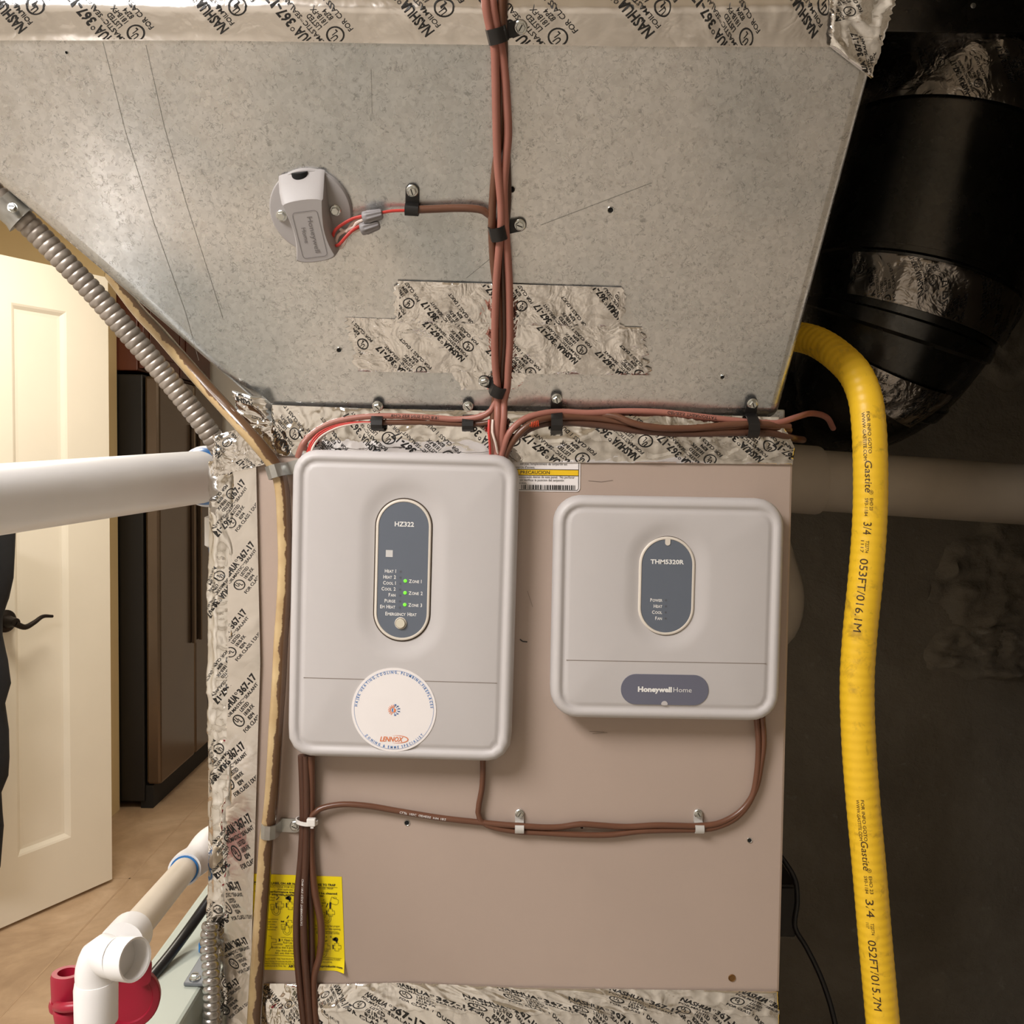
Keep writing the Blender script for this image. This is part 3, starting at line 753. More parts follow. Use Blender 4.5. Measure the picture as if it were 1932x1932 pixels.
def tape(name, label, base, L, W, amp=.0006, seed=1, ang=0.0, period=.056, stag=.022, res=.0035, mat=None, rag=0.0, ragv=0.0, edge=.0006, nrm=None, lift=.0012, phase=0.0, stamps=True, size=1.0, f1=28, f2=75, group='foil tape strips', mask=None, sx=1.0, sy=1.0):
    mat = mat or FOIL
    h = crump(seed, amp, f1, f2, sx, sy)
    eps = 1e-3
    def normal(s, t):
        s0, s1 = max(0, s - eps), min(1, s + eps); t0, t1 = max(0, t - eps), min(1, t + eps)
        n = (base(s1, t) - base(s0, t)).cross(base(s, t1) - base(s, t0))
        n = n.normalized() if n.length > 1e-12 else V(nrm or FN)
        if n.dot(V(nrm) if nrm else FN) < -.35: n = -n
        return n
    rr = random.Random(seed)
    def surf(x, y, o=0.0):
        s = min(max(x / L, 0), 1); t = min(max(y / W, 0), 1)
        e = min(1, min(x, L - x, y, W - y) / .004 + .25)
        return base(s, t) + normal(s, t) * (lift + h(x, y) * e + o)
    nu, nv = max(4, int(L / res)), max(4, int(W / res))
    r0 = [rr.uniform(0, rag) for _ in range(nv + 1)]; r1 = [rr.uniform(0, rag) for _ in range(nv + 1)]
    q0 = [noise.noise(V((i * .35, seed * 3.3, 0))) * ragv for i in range(nu + 1)]; q1 = [noise.noise(V((i * .35, seed * 3.3, 9))) * ragv for i in range(nu + 1)]
    vs = []
    for j in range(nv + 1):
        for i in range(nu + 1):
            s = i / nu; t = j / nv
            x = r0[j] + (L - r0[j] - r1[j]) * s
            y = W * t + (q0[i] if j == 0 else q1[i] if j == nv else 0)
            y = min(max(y, 0), W) if not ragv else y
            vs.append(surf(x, min(max(y, 0), W)))
    fs = [(j * (nu + 1) + i, j * (nu + 1) + i + 1, (j + 1) * (nu + 1) + i + 1, (j + 1) * (nu + 1) + i) for j in range(nv) for i in range(nu)]
    # a paper-thin tape still gets a back and edges
    n0 = len(vs); ns = []
    for j in range(nv + 1):
        for i in range(nu + 1): ns.append(normal(i / nu, j / nv))
    vs2 = [v - n * .0005 for v, n in zip(vs, ns)]
    fs2 = [tuple(reversed([k + n0 for k in f])) for f in fs]
    rim = [i for i in range(nu + 1)] + [j * (nu + 1) + nu for j in range(1, nv + 1)] + [nv * (nu + 1) + i for i in range(nu - 1, -1, -1)] + [j * (nu + 1) for j in range(nv - 1, 0, -1)]
    fr = [(a, a + n0, b + n0, b) for a, b in zip(rim, rim[1:] + rim[:1])]
    c = base(.5, 0)
    t = thing('foil_tape', label, 'tape', c, group=group)
    MB().add(vs + vs2, fs + fs2 + fr).build('strip', mat, t, smooth=True, angle=70)
    if stamps:
        x = -period + phase; k = 0; m = rag + .0012
        while x < L + period:
            p = Print(); p.add(STAMP.v, STAMP.f, x + rr.uniform(-.003, .003), W * .5 + (stag if k % 2 else -stag), ang, size, size); x += period; k += 1
            p.clip(m, .001, L - m, W - .001)
            if p.f: p.build('tape_lettering', INK, t, lambda x, y: surf(x, y, .0006))
    return t
def dist(a, b): return (a - b).length
# top tape across the bend
low = [S(-400, 77), S(0, 76), S(400, 76), S(800, 83), S(1250, 88), S(1560, 88), S(1640, 100)]
mid = [S(-400, 8), S(0, 12), S(400, 14), S(800, 16), S(1250, 14), S(1560, 10), S(1672, 6)]
top = [V((p.x, TY + .009, p.z + .035)) for p in mid]
tape('foil_tape', 'long foil tape strip along the top bend of the galvanised plenum', rails(low, mid, top), dist(low[0], low[-1]), dist(low[2], mid[2]) + .035,
     amp=.0018, seed=2, ang=R(130), period=.072, stag=.010, mat=FOIL_FLAT, nrm=SN, size=1.3, f1=14, f2=60, phase=.012)
# crumpled corner at the top right
cq = [S(1560, 84, .003), S(1645, 150, .003), S(1700, -30, .004), S(1570, -30, .004)]
tape('foil_tape', 'crumpled foil tape patch wrapping the upper right plenum corner', bil(cq), .05, .075, amp=.006, mat=FOIL_SHINY, seed=5, ang=R(125), res=.0022, rag=.003, nrm=SN, f1=30, f2=70, lift=.002, period=.04)
# the two patches on the face, and the scrap below them
tape('foil_tape', 'upper of two crinkled foil patches behind the vertical cables', bil([S(738, 606), S(1180, 615), S(1182, 541), S(742, 528)]), dist(S(738, 606), S(1180, 615)), dist(S(738, 606), S(742, 528)),
     amp=.0030, seed=11, ang=R(128), period=.055, stag=.012, rag=.006, nrm=SN, res=.0028, size=1.12, lift=.0026, f1=24)
tape('foil_tape', 'lower and wider crinkled foil patch behind the vertical cables', bil([S(668, 700), S(1232, 707), S(1218, 617), S(645, 598)]), dist(S(655, 700), S(1232, 707)), dist(S(655, 700), S(645, 598)),
     amp=.0032, seed=12, ang=R(128), period=.055, stag=.014, rag=.008, nrm=SN, res=.0028, size=1.12, f1=22)
tape('foil_tape', 'small torn foil scrap at the lowest black cable clip', bil([S(868, 735), S(978, 733), S(1008, 699), S(848, 697)]), .068, .018, amp=.0014, seed=13, ang=R(180), rag=.004, nrm=SN, res=.0022, lift=.0008, size=.8, period=.03)
# seam tape between plenum and cabinet
up = [F(512, 764, .010), F(700, 771, .010), F(966, 776, .010), F(1250, 780, .009), F(1470, 787, .008)]
md_ = [F(512, 815, .008), F(700, 826, .009), F(966, 830, .010), F(1250, 832, .009), F(1500, 845, .004)]
dn_ = [F(512, 858, .001), F(700, 866, .001), F(966, 871, .001), F(1250, 873, .001), F(1495, 876, .001)]
tape('foil_tape', 'shiny foil tape sealing the seam between plenum and cabinet top', rails(dn_, md_, up), dist(dn_[0], dn_[-1]), dist(dn_[2], up[2]) + .004, amp=.0036, mat=FOIL_SHINY, seed=21, ang=R(135), period=.060, stag=.010, nrm=FN, res=.0026, rag=.001, f1=26, phase=.01, sx=.55, size=1.35)
# left corner
tape('foil_tape', 'bunched foil tape wad at the plenum lower left corner', bil([F(455, 800, .012), F(516, 805, .012), F(506, 752, .02), F(440, 735, .016)]), .034, .036, amp=.007, mat=FOIL_SHINY, seed=31, ang=R(170), res=.0018, rag=.003, nrm=FN, period=.03, f1=45, lift=.004)
tape('foil_tape', 'foil tape patch over the cabinet upper left corner', bil([F(398, 900, .008), F(520, 872, .006), F(520, 792, .008), F(402, 822, .006)]), .066, .046, amp=.004, seed=32, ang=R(130), res=.002, rag=.003, nrm=FN, period=.05, f1=36)
# side column: crumpled strip round the edge, smoother strip on the front
e0 = [F(y_[0], y_[1], -.01) for y_ in ((392, 2300), (392, 1960), (395, 1640), (395, 1250), (398, 870))]
e1 = [F(y_[0], y_[1], .0015) for y_ in ((405, 2300), (405, 1960), (407, 1640), (408, 1250), (410, 870))]
e2 = [F(y_[0], y_[1], .0015) for y_ in ((432, 2300), (432, 1960), (440, 1640), (442, 1250), (445, 870))]
L_ = dist(e1[0], e1[-1])
tape('foil_tape', 'crumpled foil tape strip folded round the cabinet left edge', rails(e2, e1, e0), L_, .034, amp=.0068, mat=FOIL_SHINY, seed=41, ang=R(140), period=.085, stag=.006, nrm=V((-.4, -1, 0)), res=.0026, f1=30, size=1.05, sx=.45)
f0 = [F(y_[0], y_[1], .003) for y_ in ((420, 2300), (420, 1960), (426, 1640), (430, 1250), (432, 872))]
f1_ = [F(y_[0], y_[1], .0015) for y_ in ((470, 2300), (470, 1960), (478, 1700), (492, 1250), (484, 872))]
tape('foil_tape', 'flat printed foil tape strip running down the cabinet front left', rails(f1_, f0), L_, dist(f0[1], f1_[1]), amp=.0011, seed=42, ang=R(-36), period=.064, stag=.004, nrm=FN, mat=FOIL_FLAT, lift=.0022, size=1.05, rag=.002)
# bottom joint tape
b0 = [F(478, 1975, .002), F(966, 1985, .002), F(1470, 1985, .002)]
b1 = [F(498, 1855, .001), F(640, 1856, .001), F(760, 1853, .001), F(966, 1862, .001), F(1200, 1866, .001), F(1468, 1869, .001)]
bm_ = [F(490, 1905, .007), F(640, 1905, .008), F(966, 1912, .008), F(1200, 1915, .008), F(1470, 1915, .006)]
tape('foil_tape', 'wide shiny foil tape across the joint at the cabinet bottom', rails(b0, bm_, b1), dist(b0[0], b0[-1]), .072, amp=.0034, mat=FOIL_SHINY, seed=51, ang=R(-43), period=.053, stag=.008, nrm=FN, res=.0028, f1=20, phase=.012, sx=.6, size=1.2)

# ------------------------------------------------------------------ hardware builders
def screw(parent, p, n, u, r=.0055, mat=ZINC, slot=True):
    n = V(n).normalized(); u = (V(u) - n * V(u).dot(n)).normalized(); w = n.cross(u)
    cc = lambda rr, o, k=20: [p + n * o + (u * math.cos(a) + w * math.sin(a)) * rr for a in [2 * math.pi * i / k for i in range(k)]]
    mb = MB(); mb.loft([cc(r, 0), cc(r, r * .18), cc(r * .86, r * .28)])
    hx = [cc(r * .74, r * .25, 6), cc(r * .74, r * .75, 6), cc(r * .62, r * .88, 6)]; mb.loft(hx)
    s_ = mb.build('screw', mat, parent)
    if slot:
        mb = MB(); a = p + n * (r * .885)
        mb.loft([[a + u * (r * .5 * i) + w * (r * .09 * j) + n * o for i, j in ((-1, -1), (1, -1), (1, 1), (-1, 1))] for o in (0, r * .02)])
        mb.build('slot', DARKBOX, s_)
    return s_
def clip(label, cpos, cdir, tdir, n, bw, rx, h, tab, spos=None, mat=RUB, thick=.0014, group='black cable clips', sr=.0056, name='cable_clip'):
    """strap over a cable bundle with a screwed tab; cpos lies on the mounting surface"""
    n = V(n).normalized(); td = (V(tdir) - n * V(tdir).dot(n)).normalized(); cd = n.cross(td)
    t = thing(name, label, 'cable clip', cpos, group=group)
    prof = [(-rx, 0.0), (-rx, h * .55), (-rx * .8, h * .86), (-rx * .3, h), (rx * .3, h), (rx * .8, h * .86), (rx, h * .55), (rx * 1.05, thick * 1.2)]
    inner = [(-rx + thick, 0.0), (-rx + thick, h * .52), (-rx * .8 + thick * .7, h * .86 - thick), (-rx * .3, h - thick), (rx * .3, h - thick), (rx * .8 - thick * .7, h * .86 - thick), (rx - thick, h * .52), (rx - thick, thick * .2)]
    mb = MB(); loop = prof + inner[::-1]
    mb.loft([[cpos + td * a + n * b + cd * o for a, b in loop] for o in (-bw / 2, bw / 2)], cap0=False, cap1=False)
    m = len(prof)
    for o in (-bw / 2, bw / 2):
        A = [cpos + td * a + n * b + cd * o for a, b in prof]; B = [cpos + td * a + n * b + cd * o for a, b in inner]
        mb.add(A + B, [(i, i + 1, m + i + 1, m + i) for i in range(m - 1)])
    # tab with a rounded end
    tw = bw * .5; out = [(rx - thick, -tw), (rx + tab - tw, -tw)] + [(rx + tab - tw + math.sin(R(a)) * tw, -math.cos(R(a)) * tw) for a in range(15, 166, 15)] + [(rx + tab - tw, tw), (rx - thick, tw)]
    mb.loft([[cpos + td * a + cd * b + n * o for a, b in out] for o in (.0003, thick * 2.0)])
    mb.build('strap', mat, t, smooth=True, angle=35)
    sp = cpos + td * (rx + tab - tw) + n * (thick * 2.0)
    screw(t, sp, n, td + cd * random.uniform(-1, 1), sr)
    return t
def cable(label, pts, r, mat, group, name='thermostat_cable', n=10, step=.005):
    tb = Tube(pts, r, n, step)
    o = tb.mesh().build(name, mat, None, smooth=True, angle=60)
    c = tb.c[0]
    meta(o, label, 'cable', group); return o, tb
def cabprint(o, tb, s0, txt, h, phi, mat=INK, flip=1):
    p = Print(); p.text(txt, 0, 0, h, align='L', cond=1.15)
    p.build('printed_text', mat, o, lambda x, y: tb.surf(s0 + x, phi + flip * (y - h / 2) / tb.r, .00025))

# ------------------------------------------------------------------ vertical cable bundle
z2 = lambda x, y: (644 + x / 3, y / 3)
def sp(lst, off):
    out = []
    for a in lst:
        x, y = z2(a[0], a[1]); o = a[2] if len(a) > 2 else off
        out.append(S(x, y, o))
    return out
def fz(lst, off): return [F(644 + a[0] / 3, 644 + a[1] / 3, a[2] if len(a) > 2 else off) for a in lst]
RC = .0037
gB = 'vertical cable bundle'
upA = [D(905, -60, .80)]
A_ = sp([(800, -110), (815, 0), (840, 150), (866, 260), (872, 400), (876, 600), (880, 800), (886, 950), (898, 1080), (906, 1200), (903, 1300), (894, 1400), (878, 1600), (870, 1800), (868, 1932)], .014)
A_ += sp([(872, 2080), (885, 2200)], .013) + [S(939, 757, .013)] + fz([(885, 420, .026), (880, 520, .024), (880, 640, .018)], .02)
A_ = [V((A_[1].x, TY + .006 - .014, TZ + .55)), V((A_[1].x, TY + .006 - .014, TZ + .08))] + A_[1:]
oA, tA = cable('terracotta thermostat cable at the left of the vertical bundle', A_, RC, TERRA, gB)
B_ = sp([(845, -110), (855, 0), (878, 150), (903, 260), (925, 420), (938, 600), (944, 760), (933, 900), (922, 1050), (924, 1200), (930, 1300), (938, 1400), (950, 1600), (954, 1800), (954, 1932)], .012)
B_ += sp([(945, 2080), (938, 2200)], .013) + [S(951, 757, .013)] + fz([(920, 420, .026), (910, 520, .024), (905, 640, .018)], .02)
B_ = [V((B_[1].x, TY + .006 - .012, TZ + .55)), V((B_[1].x, TY + .006 - .012, TZ + .08))] + B_[1:]
oB, tB = cable('lettered terracotta thermostat cable at the right of the vertical bundle', B_, RC, TERRA, gB)
C_ = sp([(900, -110), (905, 0), (910, 150), (912, 300), (905, 600), (893, 800), (868, 1000), (854, 1200), (853, 1320), (862, 1500), (888, 1700), (897, 1932)], .009)
C_ += sp([(885, 2080), (876, 2200)], .008) + [S(934, 757, .010)] + fz([(860, 420, .018), (862, 520, .018), (866, 640, .014)], .02)
C_ = [V((C_[1].x, TY + .006 - .006, TZ + .55)), V((C_[1].x, TY + .006 - .006, TZ + .08))] + C_[1:]
cable('brown thermostat cable crossing behind the vertical bundle', C_, RC, BROWN, gB)
D_ = sp([(915, -110), (917, 0), (915, 150), (920, 300), (925, 600), (936, 900), (940, 1150), (924, 1320), (914, 1500), (920, 1700), (922, 1932)], .0075)
D_ += sp([(912, 2080), (905, 2200)], .007) + [S(945, 757, .009)] + fz([(900, 420, .018), (897, 520, .018), (893, 640, .014)], .02)
D_ = [V((D_[1].x, TY + .006 - .0055, TZ + .55)), V((D_[1].x, TY + .006 - .0055, TZ + .08))] + D_[1:]
cable('dark brown thermostat cable at the back of the vertical bundle', D_, RC, BROWN2, gB)
cabprint(oB, tB, .145, 'GENESIS THERMOSTAT', .0038, -.35)
cabprint(oA, tA, .020, 'P/N', .0036, -.2); cabprint(oB, tB, .012, 'GENESIS', .0036, -.1)
# branch to the sensor
cable('brown cable branching left from the bundle to the duct sensor', sp([(868, 1330, .006), (862, 1260, .006), (845, 1222, .007), (805, 1192, .008), (740, 1180, .008), (640, 1178, .007), (540, 1182, .007), (440, 1186, .007), (370, 1190, .007)], .006), RC * .95, BROWN, 'branch cables')
# left run under the plenum lip
gl = 'cables along the seam tape left of the bundle'
Lc = [F(938, 750, .022), F(926, 775, .020), F(905, 786, .018), F(860, 791, .014), F(800, 787, .013), F(716, 785, .013), F(665, 789, .012), F(620, 800, .013), F(590, 818, .016), F(570, 840, .020), F(562, 862, .016)]
oL, tL = cable('terracotta cable clipped along the seam left of the bundle', Lc, .0031, TERRA, gl)
cabprint(oL, tL, .07, '18/8 CL2 SUN RES CMR', .0030, 0, flip=1)
cable('brown cable under the terracotta one left of the bundle', [F(936, 790, .016), F(920, 797, .015), F(884, 800, .012), (F(800, 797, .011)), F(716, 797, .011), F(703, 797, .011)], .0030, BROWN, gl)
for k, (mt, nmx, dy) in enumerate(((REDW, 'red', 0), (REDW, 'second red', 5), (WHTW, 'white', 10))):
    pts = [F(705, 797, .011), F(670, 797 + dy * .2, .012), F(630, 803 + dy * .6, .013), F(600, 818 + dy, .016), F(585 + dy * .5, 838 + dy * .6, .019), F(578 + dy * .6, 862, .016)]
    cable('thin %s conductor curving down behind the tall control box' % nmx, pts, .0012, mt, 'thin conductors at the control box', name='conductor', n=8)
for x0, mt, nmx in ((924, REDW, 'red'), (931, WHTW, 'white')):
    pts = [F(x0 - 1, 792, .028), F(x0 - 2, 815, .030), F(x0 + (0 if mt is REDW else 4), 835, .028), F(x0 + (1 if mt is REDW else 9), 862, .018)]
    cable('short %s conductor dropping beside the bundle into the tall box' % nmx, pts, .0013, mt, 'thin conductors at the control box', name='conductor', n=8)
# right run
gr = 'cables along the seam tape right of the bundle'
Rt = [F(944, 870, .016), F(950, 845, .022), F(962, 815, .026), F(990, 790, .024), F(1030, 779, .020), F(1060, 777, .016), F(1110, 779, .015), F(1180, 776, .014), F(1250, 778, .014), F(1330, 787, .014), F(1413, 796, .012), F(1465, 798, .010), F(1500, 788, .000), F(1530, 780, -.03), F(1560, 788, -.07), F(1572, 808, -.10)]
oR, tR = cable('terracotta cable clipped along the seam right of the bundle', Rt, .0033, TERRA, gr)
cabprint(oR, tR, .20, 'GENESIS THERMOSTAT', .0030, 0)
Rb = [F(950, 872, .014), F(960, 845, .020), F(985, 812, .024), F(1015, 793, .022), F(1050, 787, .018), F(1100, 787, .014), F(1150, 792, .013), F(1210, 803, .013), F(1290, 811, .013), F(1370, 806, .013), F(1420, 803, .011), F(1465, 806, .008), F(1490, 812, -.002)]
cable('brown cable below the terracotta one right of the bundle', Rb, .0037, BROWN, gr)
Rb2 = [F(946, 872, .010), F(955, 850, .012), F(978, 822, .014), F(1010, 804, .015), F(1050, 797, .013), F(1120, 801, .012), F(1200, 812, .014), F(1290, 818, .014), F(1370, 817, .013), F(1450, 817, .010), F(1496, 827, .000), F(1515, 830, -.03)]
cable('dark brown lowest cable along the seam right of the bundle', Rb2, .0037, BROWN2, gr)
cable('brown cable crossing over the others near the seam middle', [F(1050, 790, .012), F(1110, 783, .010), F(1160, 785, .016), F(1190, 797, .020), F(1230, 806, .021), F(1300, 808, .018), F(1380, 801, .016), F(1440, 800, .014), F(1490, 805, .004)], .0035, BROWN, gr)
# curl of orange thread
pts = []
for i in range(60):
    a = i / 59; x = 1000 + 18 * a; pts.append(F(x, 801 + 6 * math.sin(i * .62) - 3 * a, .024 + .003 * math.cos(i * .62)))
o = Tube(pts, .0004, 6, .002).mesh().build('twisted_wire', ORANGEW, None); meta(o, 'small curl of thin orange wire behind the cables at the seam', 'wire')

# clips on the plenum
def sclip(label, x, y, tx, ty, bwpx, rxpx, h, tabpx, **kw):
    c = S(x, y, h * .55) - SN * (h * .55); d = S(x + tx * 10, y + ty * 10) - S(x, y); k = pxsize(c)
    return clip(label, c, None, d, SN, bwpx * k, rxpx * k, h, tabpx * k, **kw)
sclip('black clip holding the bundle on the top foil tape', 938, 66, 1, -.28, 26, 19, .021, 38)
sclip('black clip on the cable beside the duct sensor', 777, 396, 0, -1, 25, 11, .013, 34)
sclip('black clip holding the bundle right of the sensor branch', 940, 438, 1, -.22, 25, 17, .021, 36)
c = S(940, 737)
sclip('black clip holding the bundle at the small foil scrap', 940, 735, -1, -.35, 22, 15, .020, 24)
def fclip(label, x, y, ty, bwpx, rxpx, h, tabpx, off=.0, **kw):
    c = F(x, y, h * .6); c.y = 0; k = pxsize(c)
    return clip(label, c, None, V((0, 0, 1)) * -ty, FN, bwpx * k, rxpx * k, h, tabpx * k, **kw)
for lab, x, y, tb_ in (('leftmost black clip on the seam cables left of the bundle', 715, 790, 30), ('black clip on the seam cables just left of the bundle', 884, 792, 32), ('black clip on the seam cables just right of the bundle', 1049, 788, 40), ('rightmost black clip on the seam cables at the plenum corner', 1413, 797, 40)):
    c = S(x, y - 10, .001); k = pxsize(c)
    clip(lab, c + V((0, 0, -.004)), None, SU, SN, 21 * k, 13 * k if x < 1000 else 18 * k, .021 if x < 1000 else .026, tb_ * k * .8)
# ------------------------------------------------------------------ zone control box and equipment module
def radial(c, ang, fn):
    lo, hi = 0.0, 1.0
    d = (math.cos(ang), math.sin(ang))
    for _ in range(40):
        m = (lo + hi) / 2
        if fn(c[0] + d[0] * m, c[1] + d[1] * m) < 0: lo = m
        else: hi = m
    return (c[0] + d[0] * lo, c[1] + d[1] * lo)
def sd_rr(w, h, r, cx=0, cy=0):
    def f(x, y):
        qx, qy = abs(x - cx) - w / 2 + r, abs(y - cy) - h / 2 + r
        return math.hypot(max(qx, 0), max(qy, 0)) + min(max(qx, qy), 0) - r
    return f
def control_box(name, label, corners, r, dish, win, depth=.033, roll=0.0):
    x0, y0, x1, y1 = corners
    a = F(x0, y0, depth); b = F(x1, y1, depth)
    w, h = b.x - a.x, a.z - b.z; k = w / (x1 - x0)
    cx, cz = (a.x + b.x) / 2, (a.z + b.z) / 2
    t = thing(name, label, 'control box', (cx, 0, cz), (0, R(roll), 0))
    OFF[t.name] = V((0, 0, 0))                # children in local coordinates
    lx = lambda px: (px - (x0 + x1) / 2) * k
    lz = lambda py: ((y0 + y1) / 2 - py) * k
    dc = (lx(dish[0]), lz(dish[1])); dw, dh = dish[2] * k, dish[3] * k
    NN = 144; angs = [2 * math.pi * i / NN for i in range(NN)]
    # denser sampling towards corners comes from casting from the dish centre
    def loop(fn, y): return [V((*[0],)) for _ in ()] or [V((p[0], -y, p[1])) for p in (radial(dc, a_, fn) for a_ in angs)]
    def rr(ins): return sd_rr(w - 2 * ins, h - 2 * ins, max(.004, r * k - ins))
    MB().loft([loop(rr(.002), .0005), loop(rr(.0005), .010)]).build('back_plate', PLAS, t, smooth=True)
    L = []
    for ins, y in ((0.0, .011), (0.0, depth - .010), (.0008, depth - .006), (.0025, depth - .0025), (.0050, depth - .0006), (.0075, depth), (.0095, depth - .0006), (.0110, depth - .0019), (.0125, depth - .0025), (.0145, depth - .0022), (.0160, depth - .0014), (.0185, depth - .0010)):
        L.append(loop(rr(ins), y))
    fl_ = depth - .0010
    for e, y in ((0.0, fl_), (-.003, fl_ - .0002), (-.007, fl_ - .0008), (-.011, fl_ - .0018), (-.015, fl_ - .0028), (-.019, fl_ - .0036), (-.023, fl_ - .0040)):
        L.append(loop(sd_rr(dw + 2 * e, dh + 2 * e, (dw + 2 * e) / 2, *dc), y))
    MB().loft(L, cap0=True, cap1=True).build('front_cover', PLAS, t, smooth=True, angle=50)
    yb = fl_ - .0040
    wc = (lx(win[0]), lz(win[1])); ww, wh = win[2] * k, win[3] * k
    def st_(dx, y, n=48): return [V((p[0], -y, p[1])) for p in rrect(ww - 2 * dx, wh - 2 * dx, (ww - 2 * dx) / 2 - 1e-5, 14, *wc)]
    MB().loft([st_(-.0012, yb - .0005), st_(-.0012, yb + .0006)]).build('bezel_gap', GAP, t)
    MB().loft([st_(0, yb), st_(.0002, yb + .0018), st_(.001, yb + .0024), st_(.0025, yb + .0022), st_(.003, yb + .0012)], cap1=True).build('bezel', CREAM, t, smooth=True, angle=50)
    pl = MB().loft([st_(.0030, yb + .0011), st_(.0030, yb + .0017)]).build('display_plate', SLATE, t)
    M = lambda o: (lambda x, y: V((x, -(yb + .0017 + o), y)))
    return t, k, lx, lz, pl, M, fl_, yb
hz, k, lx, lz, pl, M, flz, yb = control_box('zone_control_box', 'tall grey zone control box with oval slate display and round sticker', (545, 850, 969, 1438), 46, (756, 1074, 176, 352), (756, 1074.5, 104, 266), roll=.95)
p = Print(); H = 6.2 * k
p.text('HZ322', lx(757), lz(992.5), 8.6 * k, width=36 * k, align='C', bold=.025)
for i, s_ in enumerate(('1', '2', '1', '2')):
    pass
def smallcaps(p, words, xr, y, h, align='R'):
    # capital first letter a little taller than the rest, right- or left-aligned
    segs = []
    for wd in words.split(' '):
        if wd.isdigit(): segs.append((wd, h))
        else: segs += [(wd[0], h), (wd[1:].upper(), h * .80)]
        segs.append((' ', h))
    segs = segs[:-1]; wid = []
    for s_, hh in segs:
        if s_ == ' ': wid.append(h * .42); continue
        vs, fs, a, b = text2d(s_, .018); wid.append((b - a) * hh / CAP * .86 + h * .12)
    tot = sum(wid); x = xr - tot if align == 'R' else xr if align == 'L' else xr - tot / 2
    for (s_, hh), wd in zip(segs, wid):
        if s_ != ' ': p.text(s_, x, y, hh, bold=.018, cond=.86)
        x += wd
for i, s_ in enumerate(('Heat 1', 'Heat 2', 'Cool 1', 'Cool 2', 'Fan', 'Purge', 'Em Heat')):
    smallcaps(p, s_, lx(744.2), lz(1080 + 11.2 * i), 6.4 * k)
for i, s_ in enumerate(('Zone 1', 'Zone 2', 'Zone 3')): smallcaps(p, s_, lx(768), lz(1098 + 22.4 * i), 6.4 * k, 'L')
smallcaps(p, 'Emergency Heat', lx(755), lz(1160.5), 6.6 * k, 'C')
p.build('printed_text', WHITE_INK, pl, M(.0002), 'white lettering')
for i in range(3):
    c = (lx(761.2), lz(1094.6 + 22.4 * i))
    MB().loft([[V((c[0] + math.cos(a) * 3.2 * k * s_, -(yb + .0017 + o), c[1] + math.sin(a) * 3.2 * k * s_)) for a in [2 * math.pi * j / 18 for j in range(18)]] for s_, o in ((1, 0), (.95, .0005), (.5, .0008))]).build('status_light', LED, pl, smooth=True)
for i in range(7):
    c = (lx(752), lz(1077.5 + 11.2 * i))
    MB().loft([[V((c[0] + math.cos(a) * 2.1 * k, -(yb + .0017 + o), c[1] + math.sin(a) * 2.1 * k)) for a in [2 * math.pi * j / 14 for j in range(14)]] for o in (0, .0002)]).build('unlit_light', LED_OFF, pl)
bc = (lx(754.5), lz(1174.5))
cl = lambda rr, o: [V((bc[0] + math.cos(a) * rr * k, -(yb + .0017 + o), bc[1] + math.sin(a) * rr * k)) for a in [2 * math.pi * j / 28 for j in range(28)]]
MB().loft([cl(11.3, -.0005), cl(11.2, .0012), cl(10.4, .0018), cl(9.4, .0014)]).build('button_ring', CREAM, pl, smooth=True)
MB().loft([cl(9.4, .0014), cl(9.35, .00145)]).build('button_gap', GAP, pl)
MB().loft([cl(8.7, .0010), cl(8.7, .0026), cl(8.0, .0031)]).build('button', simple('button_cream', s2l(212, 204, 184), .4, 0, .01), pl, smooth=True)
# small white code square is left blank of its code
q = [V((lx(730) + a * k, -(yb + .0019), lz(1044) + b * k)) for a, b in ((-6.5, -6.5), (6.5, -6.5), (6.5, 6.5), (-6.5, 6.5))]
MB().add(q, [(0, 1, 2, 3)]).build('blank_code_square', simple('pale_print_square', s2l(205, 203, 200), .5), pl)
# seam across the cover, a strip coloured as the groove's shade
def seam(t, lx, lz, xa, xb, py, fl_):
    MB().box((lx(xa), -(fl_ + .00012), lz(py) - .0004), (lx(xb), -(fl_ - .001), lz(py) + .0004)).build('cover_seam', SEAM, t)
seam(hz, lx, lz, 575, 938, 1282, flz)
